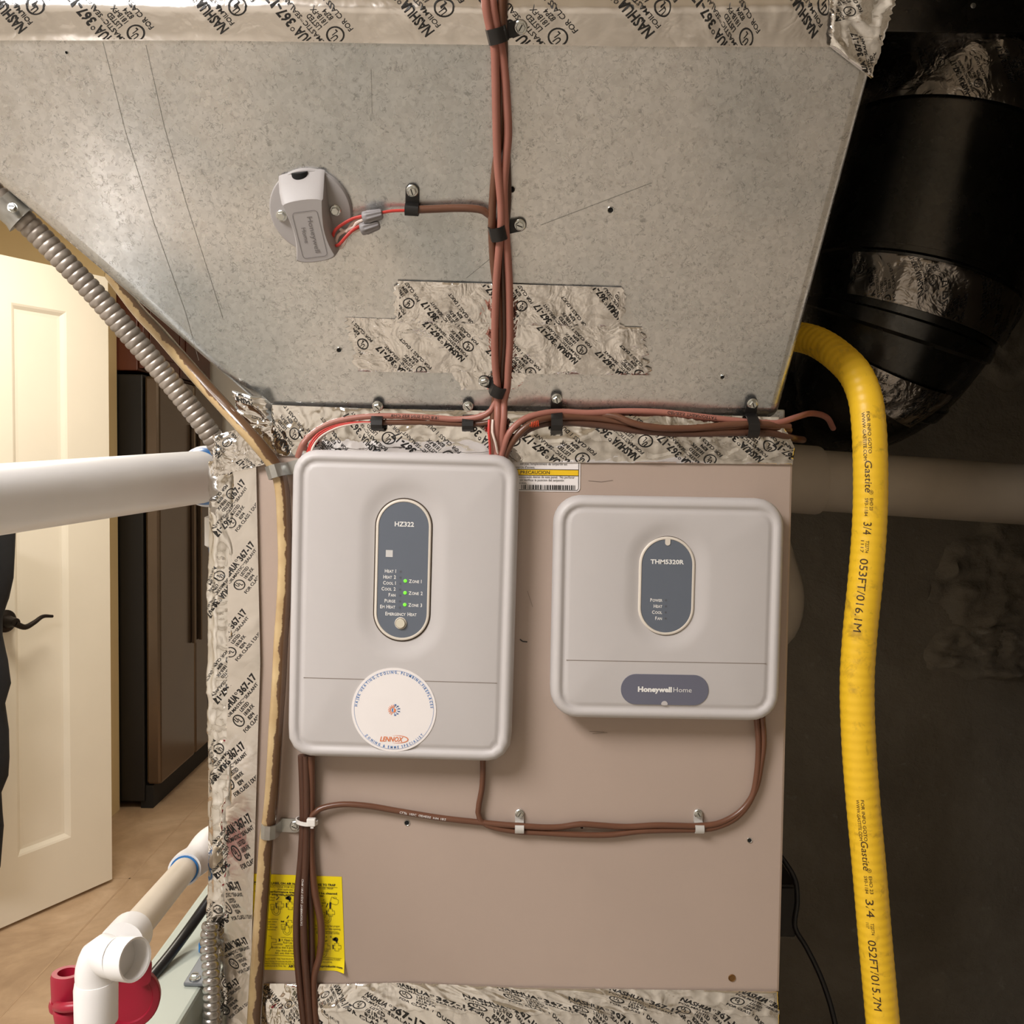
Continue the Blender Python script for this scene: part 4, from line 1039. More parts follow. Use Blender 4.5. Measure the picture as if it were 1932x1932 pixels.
# round sticker
def sticker():
    c = (lx(746), lz(1338)); r = 79.5 * k; y = flz
    st = MB().loft([[V((c[0] + math.cos(a) * rr, -(y + o), c[1] + math.sin(a) * rr)) for a in [2 * math.pi * j / 72 for j in range(72)]] for rr, o in ((r, .0001), (r, .0006))]).build('round_sticker', STICK, hz)
    st['label'] = 'round white service sticker with blue rim lettering'
    m = lambda x, yy: V((c[0] + x, -(y + .0009), c[1] + yy))
    p = Print(); R0 = 75 * k
    p.ring(0, 0, 74.5 * k, .45 * k, 96)
    def arc(txt, a0, a1, rad, h, inward):
        n = len(txt); ws = []
        for ch in txt:
            if ch == ' ': ws.append(.45); continue
            vs, fs, xa, xb = text2d(ch, .02); ws.append((xb - xa) + .26)
        tot = sum(ws); x = 0
        for ch, w_ in zip(txt, ws):
            am = a0 + (a1 - a0) * (x + w_ / 2) / tot; x += w_
            if ch == ' ': continue
            if inward: px_, py_, ang = math.cos(am) * rad, math.sin(am) * rad, am - math.pi / 2
            else: px_, py_, ang = math.cos(am) * rad, math.sin(am) * rad, am + math.pi / 2
            p.text(ch, px_, py_, h, align='C', ang=ang, bold=.02, cond=.8)
    arc('HAJEK HEATING,COOLING, PLUMBING,FIREPLACES', R(177), R(4), 69 * k, 5 * k, True)
    arc('ZONING & EMME SPECIALIST', R(222), R(322), 73.2 * k, 4.8 * k, False)
    p.build('rim_lettering', BLUE_INK, st, m)
    # maker's name with its swoosh
    g = Print(); g.text('LENNOX', -25 * k, -60 * k, 9 * k, width=42 * k, bold=.02, slant=.25)
    pts = []
    for i in range(40):
        a = R(110 - 220 * i / 39); wd = 1.6 * k * (math.sin(math.pi * i / 39) ** 1.2) + .15 * k
        pts.append((math.cos(a) * 22 * k + 6 * k, math.sin(a) * 7.2 * k - 55.5 * k, wd))
    for a, b in zip(pts, pts[1:]): g.line(a[:2], b[:2], (a[2] + b[2]) / 2)
    g.build('maker_name', ORANGE_INK, st, m); g = Print()
    # sun half of the emblem
    for i in range(9):
        a = R(70 + 22 * i); g.poly([(math.cos(a - .14) * 7 * k - 1 * k, math.sin(a - .14) * 7 * k), (math.cos(a) * 11 * k - 1 * k, math.sin(a) * 11 * k), (math.cos(a + .14) * 7 * k - 1 * k, math.sin(a + .14) * 7 * k)])
    g.ring(-1 * k, 0, 5.4 * k, 1.4 * k, 20, R(70), R(270)); g.poly([(0, 4.5 * k), (4 * k, 1 * k), (3 * k, -4 * k), (-1 * k, -5 * k), (.5 * k, -1 * k)])
    g.build('orange_emblem', ORANGE_INK, st, m)
    b = Print()
    for i in range(6):
        a = R(-75 + 30 * i); x, yv = math.cos(a) * 10 * k, math.sin(a) * 10 * k
        b.line((math.cos(a) * 5.5 * k, math.sin(a) * 5.5 * k), (x * 1.15, yv * 1.15), .9 * k); b.line((x - 2 * k, yv - 1.2 * k), (x + 2 * k, yv + 1.2 * k), .8 * k); b.line((x - 2 * k, yv + 1.2 * k), (x + 2 * k, yv - 1.2 * k), .8 * k)
    b.poly([(-1 * k, 4.5 * k), (-4 * k, 1 * k), (-3.5 * k, -3 * k), (-.5 * k, -4.6 * k), (-1.6 * k, -1 * k)])
    b.build('blue_emblem', BLUE_INK, st, m)
sticker()

eim, k, lx, lz, pl, M, fle, yb = control_box('equipment_interface_box', 'squarer grey control box with small oval display and blue-grey name badge', (1045, 935, 1473, 1363), 52, (1257, 1106, 166, 252), (1256.5, 1106, 104, 184), roll=.3)
p = Print()
p.text('THM5320R', lx(1256.5), lz(1064.8), 8.0 * k, width=62 * k, align='C', bold=.03)
for i, s_ in enumerate(('Power', 'Heat', 'Cool', 'Fan')): smallcaps(p, s_, lx(1250), lz(1135.5 + 11.3 * i), 6.2 * k)
p.build('printed_text', WHITE_INK, pl, M(.0002), 'white lettering')
for i in range(4):
    c = (lx(1256), lz(1132.5 + 11.3 * i))
    MB().loft([[V((c[0] + math.cos(a) * 2.1 * k, -(yb + .0017 + o), c[1] + math.sin(a) * 2.1 * k)) for a in [2 * math.pi * j / 14 for j in range(14)]] for o in (0, .0002)]).build('unlit_light', LED_OFF, pl)
c = (lx(1256.5), lz(1023))
MB().loft([[V((c[0] + a * k, -(yb + .0016 + o), c[1] + b * k)) for a, b in rrect(9.5, 15, 4.7, 6)] for o in (0, .0008)]).build('notch', CREAM, pl)
seam(eim, lx, lz, 1073, 1444, 1247, fle)
c = (lx(1257), lz(1299))
bd = MB().loft([[V((c[0] + a * k, -(fle + o), c[1] + b * k)) for a, b in rrect(163 - i, 57 - i, 28 - i / 2, 10)] for i, o in ((0, -.0005), (0, .0004), (.6, .0007))]).build('name_badge', BADGE, eim)
bd['label'] = 'blue-grey rounded name badge'
p = Print(); p.text('Honeywell', lx(1207), lz(1303), 9.2 * k, width=63 * k, bold=.045); p.text('Home', lx(1273), lz(1303), 9.2 * k, width=34 * k, bold=-.008)
p.build('printed_text', WHITE_INK, bd, lambda x, y: V((x, -(fle + .0009), y)))
c = (lx(1257), lz(1326))
MB().loft([[V((c[0] + math.cos(a) * 6 * k, -(fle + o), c[1] + abs(math.sin(a)) * (1 if math.sin(a) > 0 else -.35) * 6 * k)) for a in [2 * math.pi * j / 24 for j in range(24)]] for o in (0, .0011)]).build('badge_notch', PLAS, bd)

# ------------------------------------------------------------------ duct sensor on the plenum
def sensor():
    c = S(588, 396); k = pxsize(S(588, 396))
    rot = R(8)                               # body leans a little
    ux = XR * math.cos(rot) + SU * math.sin(rot); uy = SU * math.cos(rot) - XR * math.sin(rot)
    t = thing('duct_sensor', 'round grey duct temperature sensor with waisted body and name plate', 'sensor', c)
    P3 = lambda x, y, o: c + ux * (x * k) + uy * (y * k) + SN * o
    circ = lambda r, o, n=56: [P3(math.cos(2 * math.pi * i / n) * r, math.sin(2 * math.pi * i / n) * r, o) for i in range(n)]
    MB().loft([circ(76, .0003), circ(76, .0045), circ(74, .0062), circ(71, .0066)]).build('base_disc', SENSOR, t, smooth=True)
    def outline(wt, ww, wb, yt, yb_, n=10, archt=6, archb=8):
        pts = []
        # right side from bottom to top, waisted; then top arch; left side; bottom arch
        for i in range(n + 1):
            v = i / n; y = yb_ + (yt - yb_) * v
            w = ww + (wb - ww) * max(0, 1 - v / .45) ** 2 + (wt - ww) * max(0, (v - .45) / .55) ** 1.6
            pts.append((w, y))
        for i in range(1, n): a = math.pi * i / n; pts.append((wt * math.cos(a), yt + archt * math.sin(a)))
        for x, y in reversed(pts[:n + 1]): pts.append((-x, y))
        for i in range(1, n): a = math.pi * i / n; pts.append((-wb * math.cos(a), yb_ - archb * math.sin(a)))
        return pts
    b0 = outline(43, 37, 41, 68, -72, archt=5); b1 = outline(41, 33, 39, 46, -73); b2 = outline(38, 29, 37, 29, -74); b3 = outline(35.5, 27, 35, 26.5, -72)
    bd = MB().loft([[P3(x, y, o) for x, y in b] for b, o in ((b0, .004), (outline(42.5, 36, 40.5, 62, -72, archt=5), .009), (b1, .019), (b2, .026), (b3, .0274))]).build('body', SENSOR, t, smooth=True, angle=38)
    # cable port bored through the top edge
    pc = P3(-2, 67, .0045)
    hd = MB(); hd.loft([[pc + ux * (math.cos(a) * 15 * k) + SN * (.0035 + math.sin(a) * .0048) + uy * o for a in [2 * math.pi * i / 24 for i in range(24)]] for o in (-.006, .0024)])
    hd.build('port', HOLE, t, smooth=True)
    # recessed name frame and lettering
    m = lambda x, y: P3(x, y, .0278)
    p = Print(); fr = rrect(46, 84, 6, 5, 0, -30); p.path(fr, .9, True)
    g = Print(); g.text('Honeywell', 0, 0, 9.6, width=66); p.add(g.v, g.f, 2, 2, R(-90)); g = Print(); g.text('Home', 0, 0, 8.2, width=28); p.add(g.v, g.f, -13, -16, R(-90))
    p.build('moulded_lettering', SENS_INK, bd, m)
    for x, y in ((-54, 0), (47, -3)): screw(t, P3(x, y, .0066), SN, ux, 10.5 * k, slot=False)
    # leads
    zz = lambda a: S(480 + a[0] / 6.0375, 290 + a[1] / 6.0375, a[2])
    for mt, pts in ((REDW, [(890, 1030, .010), (893, 940, .014), (930, 860, .018), (1010, 800, .016), (1120, 740, .014), (1230, 712, .014)]),
                    (REDW, [(885, 1030, .010), (920, 1050, .016), (970, 1030, .020), (1030, 960, .020), (1110, 880, .018), (1215, 815, .014)]),
                    (WHTW, [(900, 1040, .008), (930, 1000, .012), (955, 930, .014), (1030, 880, .014), (1130, 840, .014), (1160, 790, .014), (1235, 755, .014)]),
                    (WHTW, [(910, 1050, .008), (985, 1070, .012), (1030, 1010, .014), (1060, 930, .014), (1130, 890, .014), (1220, 850, .014)]),
                    (WHTW, [(980, 865, .012), (1050, 885, .015), (1100, 810, .012), (1230, 735, .013)])):
        Tube([zz(a) for a in pts], .0015, 8, .003).mesh().build('lead_wire', mt, t, smooth=True)
    for lab, a, b in (('upper grey ribbed wire connector beside the duct sensor', (1240, 735), (1455, 685)), ('lower grey ribbed wire connector tucked under the upper one', (1215, 860), (1420, 800))):
        lo = .014 if 'upper' in lab else .009
        p0, p1 = S(480 + a[0] / 6.0375, 290 + a[1] / 6.0375, lo), S(480 + b[0] / 6.0375, 290 + b[1] / 6.0375, lo)
        d = (p1 - p0).normalized(); q = SN; w = d.cross(q).normalized()
        w_t = thing('wire_connector', lab, 'wire connector', p0, group='grey wire connectors')
        Ls = []
        for f, r, am in ((0, .0052, 0), (.04, .0058, 0), (.22, .0058, 0), (.28, .0056, .13), (.92, .0043, .13), (1, .0036, .05)):
            Ls.append([p0 + (p1 - p0) * f + (q * math.cos(a_) + w * math.sin(a_)) * r * (1 + am * math.cos(9 * a_)) for a_ in [2 * math.pi * i / 54 for i in range(54)]])
        MB().loft(Ls).build('ribbed_cap', GRNUT, w_t, smooth=True, angle=50)
        MB().loft([[p0 + d * o + (q * math.cos(a_) + w * math.sin(a_)) * .0045 for a_ in [2 * math.pi * i / 16 for i in range(16)]] for o in (-.0002, .0)]).build('mouth', HOLE, w_t)
    o = Tube([S(716, 402, .012), S(740, 398, .010), S(768, 397, .008)], .0014, 8, .003).mesh().build('conductor', REDW, None, smooth=True)
    meta(o, 'short red conductor from wire connector to the black clip', 'wire', 'thin conductors at the duct sensor')
sensor()

# ------------------------------------------------------------------ cables on the cabinet front
gd = 'brown cables on the cabinet front'
RB = .0031
dn1 = [(569, 1425, .014), (571, 1480, .010), (572, 1540, .008), (569, 1610, .009), (561, 1700, .011), (560, 1780, .010), (566, 1860, .009), (576, 1960, .010), (582, 2250, .010), (585, 2600, .010)]
dn2 = [(577, 1425, .014), (579, 1480, .012), (579, 1540, .011), (577, 1620, .012), (573, 1720, .014), (575, 1800, .013), (580, 1870, .012), (586, 1960, .012), (590, 2250, .012), (592, 2600, .012)]
dn3 = [(587, 1425, .014), (588, 1480, .010), (587, 1540, .008), (587, 1610, .008), (594, 1680, .009), (606, 1745, .010), (604, 1800, .009), (592, 1845, .008), (593, 1900, .009), (598, 1960, .009), (600, 2250, .009), (602, 2600, .009)]
dn4 = [(582, 1425, .007), (584, 1480, .006), (584, 1545, .0055), (583, 1640, .006), (587, 1740, .006), (588, 1800, .006), (586, 1860, .006), (590, 1960, .007), (594, 2250, .005), (597, 2600, .005)]
for lab, l, mt in (('leftmost brown cable dropping below the tall control box', dn1, BROWN2), ('front middle brown cable dropping below the tall control box', dn2, BROWN2), ('brown cable bulging right over the yellow label', dn3, BROWN), ('rear brown cable hidden in the drop below the tall box', dn4, BROWN2)):
    ob_, tb_ = cable(lab, [F(*a) for a in l], RB * 1.25, mt, gd)
    if l is dn2: cabprint(ob_, tb_, .13, 'CMR 18/2 C(UL) THERMOSTAT', .0022, .4, WHITE_INK)
h1 = [(586, 1548, .012), (590, 1537, .012), (602, 1527, .010), (640, 1518, .008), (690, 1520, .007), (750, 1530, .006), (830, 1543, .006), (900, 1551, .006), (950, 1556, .007), (980, 1558, .0075), (1030, 1561, .007), (1060, 1560, .006), (1095, 1555, .006), (1130, 1557, .006), (1180, 1560, .006), (1240, 1557, .007), (1320, 1558, .0075), (1360, 1552, .007), (1400, 1528, .006), (1425, 1490, .006), (1436, 1440, .007), (1441, 1400, .010), (1438, 1352, .016)]
oh, th = cable('upper brown cable swinging across to the square control box', [F(*a) for a in h1], RB, BROWN, gd)
cabprint(oh, th, .10, 'CL2P  105C  GENESIS  HW 18/2', .0022, 0, WHITE_INK)
h2 = [(911, 1428, .014), (911, 1460, .008), (909, 1490, .006), (904, 1515, .006), (902, 1532, .006), (906, 1548, .006), (920, 1557, .006), (945, 1564, .006), (980, 1569, .006), (1020, 1571, .006), (1090, 1575, .006), (1150, 1575, .006), (1210, 1568, .006), (1270, 1566, .006), (1320, 1565, .006), (1350, 1561, .006), (1390, 1542, .006), (1418, 1505, .006), (1428, 1460, .007), (1431, 1400, .010), (1427, 1352, .016)]
cable('lower brown cable from the tall box along to the square box', [F(*a) for a in h2], RB, BROWN, gd)
for lab, x, y in (('grey metal clip on the brown cables left of centre on the cabinet', 980, 1563), ('grey metal clip on the brown cables under the square box', 1319, 1563)):
    fclip(lab, x, y, -1, 17, 9.5, .0125, 24, mat=ALU, group='grey metal cable clips', sr=.0046, thick=.0009)
# zip tie
def ziptie():
    c = F(579, 1549, .010); t = thing('cable_tie', 'white nylon cable tie round the brown cables', 'cable tie', c)
    rx, ry = .0105, .0088
    lp = lambda s_, dz: [c + V((math.cos(a) * rx * s_, math.sin(a) * ry * s_, dz + .0012 * math.cos(a) * -1)) for a in [2 * math.pi * i / 28 for i in range(28)]]
    mb = MB(); mb.loft([lp(1, -.002), lp(1.1, -.002), lp(1.1, .002), lp(1, .002), lp(1, -.002)], cap0=False, cap1=False); mb.build('band', ZIP, t, smooth=True, angle=50)
    h = F(581, 1550, .021); MB().box(h + V((-.001, -.003, -.0045)), h + V((.008, .003, .0035))).build('head', ZIP, t, bevel=.001)
    MB().box(h + V((.003, -.002, -.0065)), h + V((.006, .0, -.0045))).build('tail', ZIP, t)
ziptie()

# ------------------------------------------------------------------ amber drain tube with its two straps
vt = [(210, 520, -.16), (262, 588, -.10), (300, 628, -.06), (340, 674, -.02), (400, 742, .005), (450, 797, .022), (490, 842, .026), (514, 872, .022), (526, 895, .019), (533, 930, .018), (536, 985, .016), (538, 1060, .016), (535, 1140, .016), (530, 1210, .016), (526, 1290, .016), (521, 1360, .016), (516, 1450, .016), (510, 1530, .016), (503, 1580, .016), (498, 1650, .016), (491, 1750, .017), (484, 1850, .018), (478, 1960, .018), (470, 2250, .018), (466, 2600, .018)]
dt = Tube([F(*a) for a in vt], .0074, 18, .006)
o = dt.mesh().build('drain_tube', VINYL, None, smooth=True, angle=60)
meta(o, 'amber vinyl drain tube with dark brown sediment running down the cabinet', 'tube')
def pipe_strap(label, x, y, tx, ty, off, rxpx, tabpx, bwpx, sr=.0052):
    c = F(x, y, off * .6); c.y = 0; k = pxsize(c); d = F(x + tx * 10, y + ty * 10) - F(x, y)
    clip(label, c, None, d, FN, bwpx * k, rxpx * k, off, tabpx * k, mat=STRAP, thick=.0016, group='galvanised pipe straps', sr=sr, name='pipe_strap')
pipe_strap('galvanised strap on the drain tube by the tall box upper corner', 521, 889, 1, -.30, .0310, 18, 36, 24)
pipe_strap('galvanised strap with screw on the drain tube beside the cable tie', 509, 1565, 1, .05, .0272, 17, 38, 26)

# ------------------------------------------------------------------ flexible metal conduits
def flex(name, label, pts, r, mat, pitch, amp=.13):
    rf = lambda x: 1 + amp * (abs(math.sin(math.pi * x / pitch)) ** .6 - .55)
    tb = Tube(pts, r, 16, .005, rf=rf)
    t = thing(name, label, 'conduit', tb.c[-1], group='flexible metal conduits')
    tb.mesh(ds=pitch / 7).build('corrugated_sleeve', mat, t, smooth=True, angle=55)
    return t, tb
cdp = [(-70, 315, .085), (0, 375, .075), (60, 430, .062), (120, 492, .05), (180, 556, .036), (240, 625, .02), (300, 695, .004), (350, 757, -.008), (392, 812, -.018), (420, 855, -.03), (430, 900, -.05)]
cdt, cdtb = flex('flexible_conduit', 'dull grey spiral flexible conduit slanting along the plenum left edge', [F(*a) for a in cdp], .0108, CONDUIT, .0072)
# coupling at the upper left end
a, b = F(2, 378, .076), F(42, 414, .067)
tb = Tube([a, (a + b) / 2, b], .0145, 16, .004, rf=lambda x: 1.0 if x < .02 else 1.14)
cp = tb.mesh().build('coupling', STRAP, cdt, smooth=True, angle=40)
screw(cdt, F(24, 392, .088), V((.2, -1, .1)), XR, .005)
cdp2 = [(398, 1740, .010), (394, 1780, .016), (398, 1830, .026), (400, 1880, .034), (398, 1960, .040), (396, 2250, .040), (394, 2600, .040)]
flex('flexible_conduit', 'bright spiral metal conduit at the cabinet lower left edge', [F(*a) for a in cdp2], .0085, CONDUIT_NEW, .0076, .2)

# ------------------------------------------------------------------ white PVC vent pipe on the left
def vent_left():
    d1 = 1.15; k1 = d1 / FPX; r = 49 * k1
    a = D(388, 899, d1); b = D(0, 942, .835); dr = (b - a).normalized(); far = b + dr * .35
    t = thing('vent_pipe', 'white plastic vent pipe coming forward at the left with blue primer at its elbow', 'pipe', a)
    Tube([a, (a + far) / 2, far], r, 36, .05, ref=(0, 0, 1)).mesh().build('pipe', PVC, t, smooth=True)
    el = MB(); ax = dr
    q = V((0, 0, 1)) - ax * ax.z; q.normalize(); w = ax.cross(q)
    cc = lambda o, rr: [a + ax * o + (q * math.cos(x) + w * math.sin(x)) * rr for x in [2 * math.pi * i / 40 for i in range(40)]]
    e = MB().loft([cc(-.05, r * 1.16), cc(.0, r * 1.18), cc(.003, r * 1.16)]).build('elbow', PVC, t, smooth=True)
    MB().loft([cc(.002, r * 1.10), cc(.010, r * 1.06), cc(.014, r * 1.005)], cap0=True, cap1=False).build('primer_ring', PRIMER, e, smooth=True)
    # the leg dropping behind the cabinet edge
    x = D(424, 1000, d1).x; y = a.y + .012
    z1 = D(400, 955, d1).z
    rr = 32 * k1
    def ring(z, r_): return [V((x + math.cos(q_) * r_, y + math.sin(q_) * r_, z)) for q_ in [2 * math.pi * i / 32 for i in range(32)]]
    MB().loft([ring(a.z, rr * 1.1), ring(z1 - .012, rr * 1.1), ring(z1 - .014, rr * 1.32), ring(z1 - .048, rr * 1.32), ring(z1 - .05, rr * 1.2)]).build('hub', PVC, e, smooth=True)
    MB().loft([ring(z1 - .049, rr * 1.10), ring(z1 - .062, rr * 1.06)]).build('primer_ring', PRIMER, e, smooth=True)
    MB().loft([ring(z1 - .05, rr), ring(.872, rr)]).build('drop_leg', PVC, t, smooth=True)
vent_left()
# right-hand vent pipe behind the yellow hose
def vent_right():
    d1 = 1.40; k1 = d1 / FPX; r = 57 * k1
    a = D(1478, 902, d1 - .01); b = D(1960, 935, d1); dr = (b - a).normalized(); far = b + dr * .3
    t = thing('vent_pipe', 'dusty plastic vent pipe running right behind the yellow hose', 'pipe', a)
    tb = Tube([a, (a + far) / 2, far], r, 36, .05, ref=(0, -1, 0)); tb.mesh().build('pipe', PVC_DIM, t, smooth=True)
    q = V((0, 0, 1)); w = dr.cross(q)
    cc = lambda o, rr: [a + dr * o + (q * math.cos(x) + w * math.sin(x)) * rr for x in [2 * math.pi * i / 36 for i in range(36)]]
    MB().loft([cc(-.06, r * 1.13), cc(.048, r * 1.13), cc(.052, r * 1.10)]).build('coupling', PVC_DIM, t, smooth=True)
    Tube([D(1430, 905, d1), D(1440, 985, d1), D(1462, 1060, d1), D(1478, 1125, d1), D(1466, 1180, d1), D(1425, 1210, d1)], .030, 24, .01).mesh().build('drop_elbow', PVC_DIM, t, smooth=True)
vent_right()
# ------------------------------------------------------------------ yellow gas hose with its print
gp = [(1428, 650, -.30), (1462, 640, -.215), (1490, 634, -.155), (1540, 645, -.10), (1585, 675, -.055), (1615, 708, -.03), (1632, 750, -.015), (1639, 800, -.005), (1642, 870, 0), (1642, 950, 0), (1638, 1030, 0), (1631, 1110, 0), (1622, 1200, 0), (1617, 1290, 0), (1620, 1400, 0), (1628, 1510, 0), (1640, 1640, 0), (1651, 1770, 0), (1661, 1880, 0), (1672, 2000, 0), (1690, 2200, 0), (1712, 2600, 0), (1730, 3200, 0)]
gt = Tube([F(*a) for a in gp], .0172, 32, .006, rf=lambda x: 1 + .011 * math.cos(2 * math.pi * x / .0098))
o = gt.mesh(ds=.0016).build('gas_hose', CSST, None, smooth=True, angle=60)
meta(o, 'yellow flexible gas hose with black lettering hanging right of the cabinet', 'hose')
def s_at(py):
    best = min(range(len(gt.c)), key=lambda i: abs((lambda q: W0 / 2 - (cam_rot.transposed() @ (q - CAM)).y / -(cam_rot.transposed() @ (q - CAM)).z * FPX)(gt.c[i]) - py) + (1000 if gt.s[i] < .1 else 0))
    return gt.s[best]
BRINK = simple('brown_black_ink', s2l(62, 42, 18), .5)
sgn = 1 if (gt.surf(gt.L * .5, .3).x > gt.surf(gt.L * .5, 0).x) else -1
def hmap(x, y): return gt.surf(x, sgn * (y - 9 * PX) / .0172 * .95, .0004)
PX = .00055
def hose(txt, y0, y1, xoff, h, slant=0):   # reads downwards; letters' tops to the right
    s0, s1 = s_at(y0), s_at(y1); g = Print(); g.text(txt, 0, 0, h, width=s1 - s0, slant=slant, res=3)
    g.v = [(s0 + a, xoff + b) for a, b in g.v]; g.build('hose_lettering', BRINK, o, hmap)
for dy, lastv in ((0, '053FT/016.1M'), (700, '052FT/015.7M')):
    o_ = 0 if dy == 0 else 4
    if dy == 0: Q = lambda y: y
    else: Q = lambda y: 1502 + (y - 792) * (1.0 if y < 1000 else 1.0) * .985
    hose('FOR INFO GOTO', Q(792), Q(862), -6 * PX, 6 * PX); hose('WWW.GASTITE.COM', Q(790), Q(868), -15 * PX, 6 * PX)
    hose('Gastite', Q(866), Q(922), -13 * PX, 13 * PX, .12); s_ = s_at(Q(926)); pr = Print(); pr.ring(s_, -2 * PX, 3.6 * PX, .7 * PX, 14)
    g = Print(); g.text('R', 0, 0, 3.6 * PX, align='C'); pr.add([(s_ + a, -3.8 * PX + b) for a, b in g.v], g.f); pr.build('registered_mark', BRINK, o, hmap)
    hose('EHO 23', Q(936), Q(966), -4 * PX, 6 * PX); hose('S93-1184', Q(934), Q(970), -13 * PX, 6 * PX)
    hose('3/4', Q(980), Q(1012), -14 * PX, 15 * PX); hose('T22774', Q(1016), Q(1046), -8 * PX, 6 * PX); hose('1117', Q(1016), Q(1036), -17 * PX, 6 * PX)
    hose(lastv, Q(1054), Q(1190), -16 * PX, 15 * PX)

# ------------------------------------------------------------------ round duct and dark trunk at the right
def round_duct():
    dz = 1.42; k = dz / FPX
    t = thing('round_duct', 'dark round galvanised duct behind the plenum at the right', 'duct', D(1700, 830, dz))
    r = 196 * k
    path_ = [D(x, y, dd_) for x, y, dd_ in ((1822, 162, dz), (1772, 340, dz), (1716, 540, dz), (1690, 620, dz), (1656, 685, dz + .02), (1605, 730, dz + .05), (1545, 755, dz + .09), (1470, 765, dz + .12))]
    def rr_(x):
        f = x / main.L if main.L else 0
        return 1.0 if f < .50 else 1.0 - .52 * (f - .50) / .50
    main = Tube(path_, r, 56, .012); main.rf = rr_
    main.mesh().build('pipe', GALV_DK, t, smooth=True)
    for f in (.50, .62, .72):
        x = main.L * f
        mb = MB(); tb2 = [[main.surf(x + o, 2 * math.pi * j / 56, l) for j in range(56)] for o, l in ((-.008, -.001), (-.006, .003), (.004, .004), (.007, -.001))]
        mb.loft(tb2, cap0=False, cap1=False).build('seam_band', GALV_DK, t, smooth=True)
    # taped joints
    def band(label, f0, f1, a0, a1, seed, amp=.004, st=True, ang=R(125)):
        base = lambda s, u: main.surf(main.L * (f0 + (f1 - f0) * u), a0 + (a1 - a0) * s, .003)
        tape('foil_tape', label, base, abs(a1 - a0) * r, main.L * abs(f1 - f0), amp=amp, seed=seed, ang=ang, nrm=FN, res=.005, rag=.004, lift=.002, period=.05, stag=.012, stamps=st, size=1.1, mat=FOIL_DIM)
    sd = 1 if main.surf(main.L * .3, .3).x > main.surf(main.L * .3, 0).x else -1
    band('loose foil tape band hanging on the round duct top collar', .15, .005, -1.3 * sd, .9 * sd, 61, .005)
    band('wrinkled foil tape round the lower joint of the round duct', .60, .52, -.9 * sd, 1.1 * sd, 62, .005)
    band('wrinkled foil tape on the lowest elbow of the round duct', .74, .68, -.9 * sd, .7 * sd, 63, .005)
round_duct()
dt_ = thing('branch_trunk', 'dark trunk duct with rivet crossing the upper right corner', 'duct', D(1850, 60, 1.4))
TD = 1.25
a = D(1660, 62, TD); b = D(2100, 60, TD)
MB().box((a.x, a.y, D(1800, 60, TD).z), (b.x, .74, 2.3)).build('box', GALV_DK, dt_, bevel=.004)
MB().box((a.x - .004, a.y - .004, D(1800, 64, TD).z), (D(1822, 60, TD).x, a.y + .02, D(1800, 20, TD).z + .12)).build('collar', GALV_DK, dt_, bevel=.002)
screw(dt_, D(1836, 11, TD - .001), FN, XR, .0035, STRAP, False)

# ------------------------------------------------------------------ condensate drain at lower left
def drain():
    dA = .735; kA = dA / FPX
    el = D(197, 1812, dA)                       # elbow body centre
    t = thing('drain_trap', 'white plastic drain fitting with open mouth and pipe run at lower left', 'pipe', el)
    R1 = 44 * kA; rp = 33 * kA
    ctr = D(182, 1800, dA)
    # vertical hub + pipe going down
    x, y = D(181, 1850, dA).x, ctr.y
    ringz = lambda z, r_, cx=x: [V((cx + math.cos(q) * r_, y + math.sin(q) * r_, z)) for q in [2 * math.pi * i / 36 for i in range(36)]]
    zt = D(181, 1812, dA).z; zh = D(181, 1890, dA).z
    body = Tube([V((x, y, zh)), V((x, y, zh + .014)), V((x, y, zt - .006)), V((x + .006, y - .001, zt + .006)), D(208, 1806, dA - .004), D(222, 1807, dA - .0072)], R1 * .84, 32, .004, ref=(0, -1, .01))
    bo = body.mesh().build('elbow', PVC, t, smooth=True, angle=50)
    # open mouth facing front-right
    mc = D(243, 1809, dA - .012); md = (mc - D(208, 1806, dA - .004)).normalized()
    q = V((0, 0, 1)) - md * md.z; q.normalize(); w = md.cross(q)
    cc = lambda o, r_: [mc + md * o + (q * math.cos(a) + w * math.sin(a)) * r_ for a in [2 * math.pi * i / 36 for i in range(36)]]
    MB().loft([cc(-.011, R1 * .80), cc(-.010, R1 * .90), cc(.006, R1 * .92), cc(.007, R1 * .89), cc(.0065, R1 * .80), cc(-.0075, R1 * .74)], cap0=False).build('mouth_rim', PVC, bo, smooth=True, angle=50)
    MB().loft([ringz(zh - .016, R1 * .90), ringz(zh + .012, R1 * .92), ringz(zh + .018, R1 * .86)]).build('hub', PVC, bo, smooth=True, angle=50)
    MB().loft([ringz(zh - .014, rp), ringz(.0, rp)]).build('drop_pipe', PVC_OLD, t, smooth=True)
    # run going back to the cabinet
    p0 = D(235, 1775, dA + .03); p1 = D(352, 1636, 1.01)
    Tube([p0, (p0 + p1) / 2, p1], .0132, 28, .02, ref=(0, 0, 1)).mesh().build('pipe', PVC_OLD, t, smooth=True)
    d = (p1 - p0).normalized()
    Tube([p0 - d * .012, p0 + d * .02], .0180, 28, .02, ref=(0, 0, 1)).mesh().build('socket', PVC, t, smooth=True)
    e2 = Tube([p1 - d * .012, p1 + d * .01, p1 + d * .026 + V((.006, 0, .002)), D(395, 1590, 1.075), D(425, 1572, 1.10)], .0172, 28, .006, ref=(0, 0, 1)).mesh().build('elbow', PVC, t, smooth=True)
    Tube([p1 - d * .0140, p1 - d * .0115], .0150, 28, .02, ref=(0, 0, 1)).mesh().build('primer_ring', PRIMER, t, smooth=True)
drain()
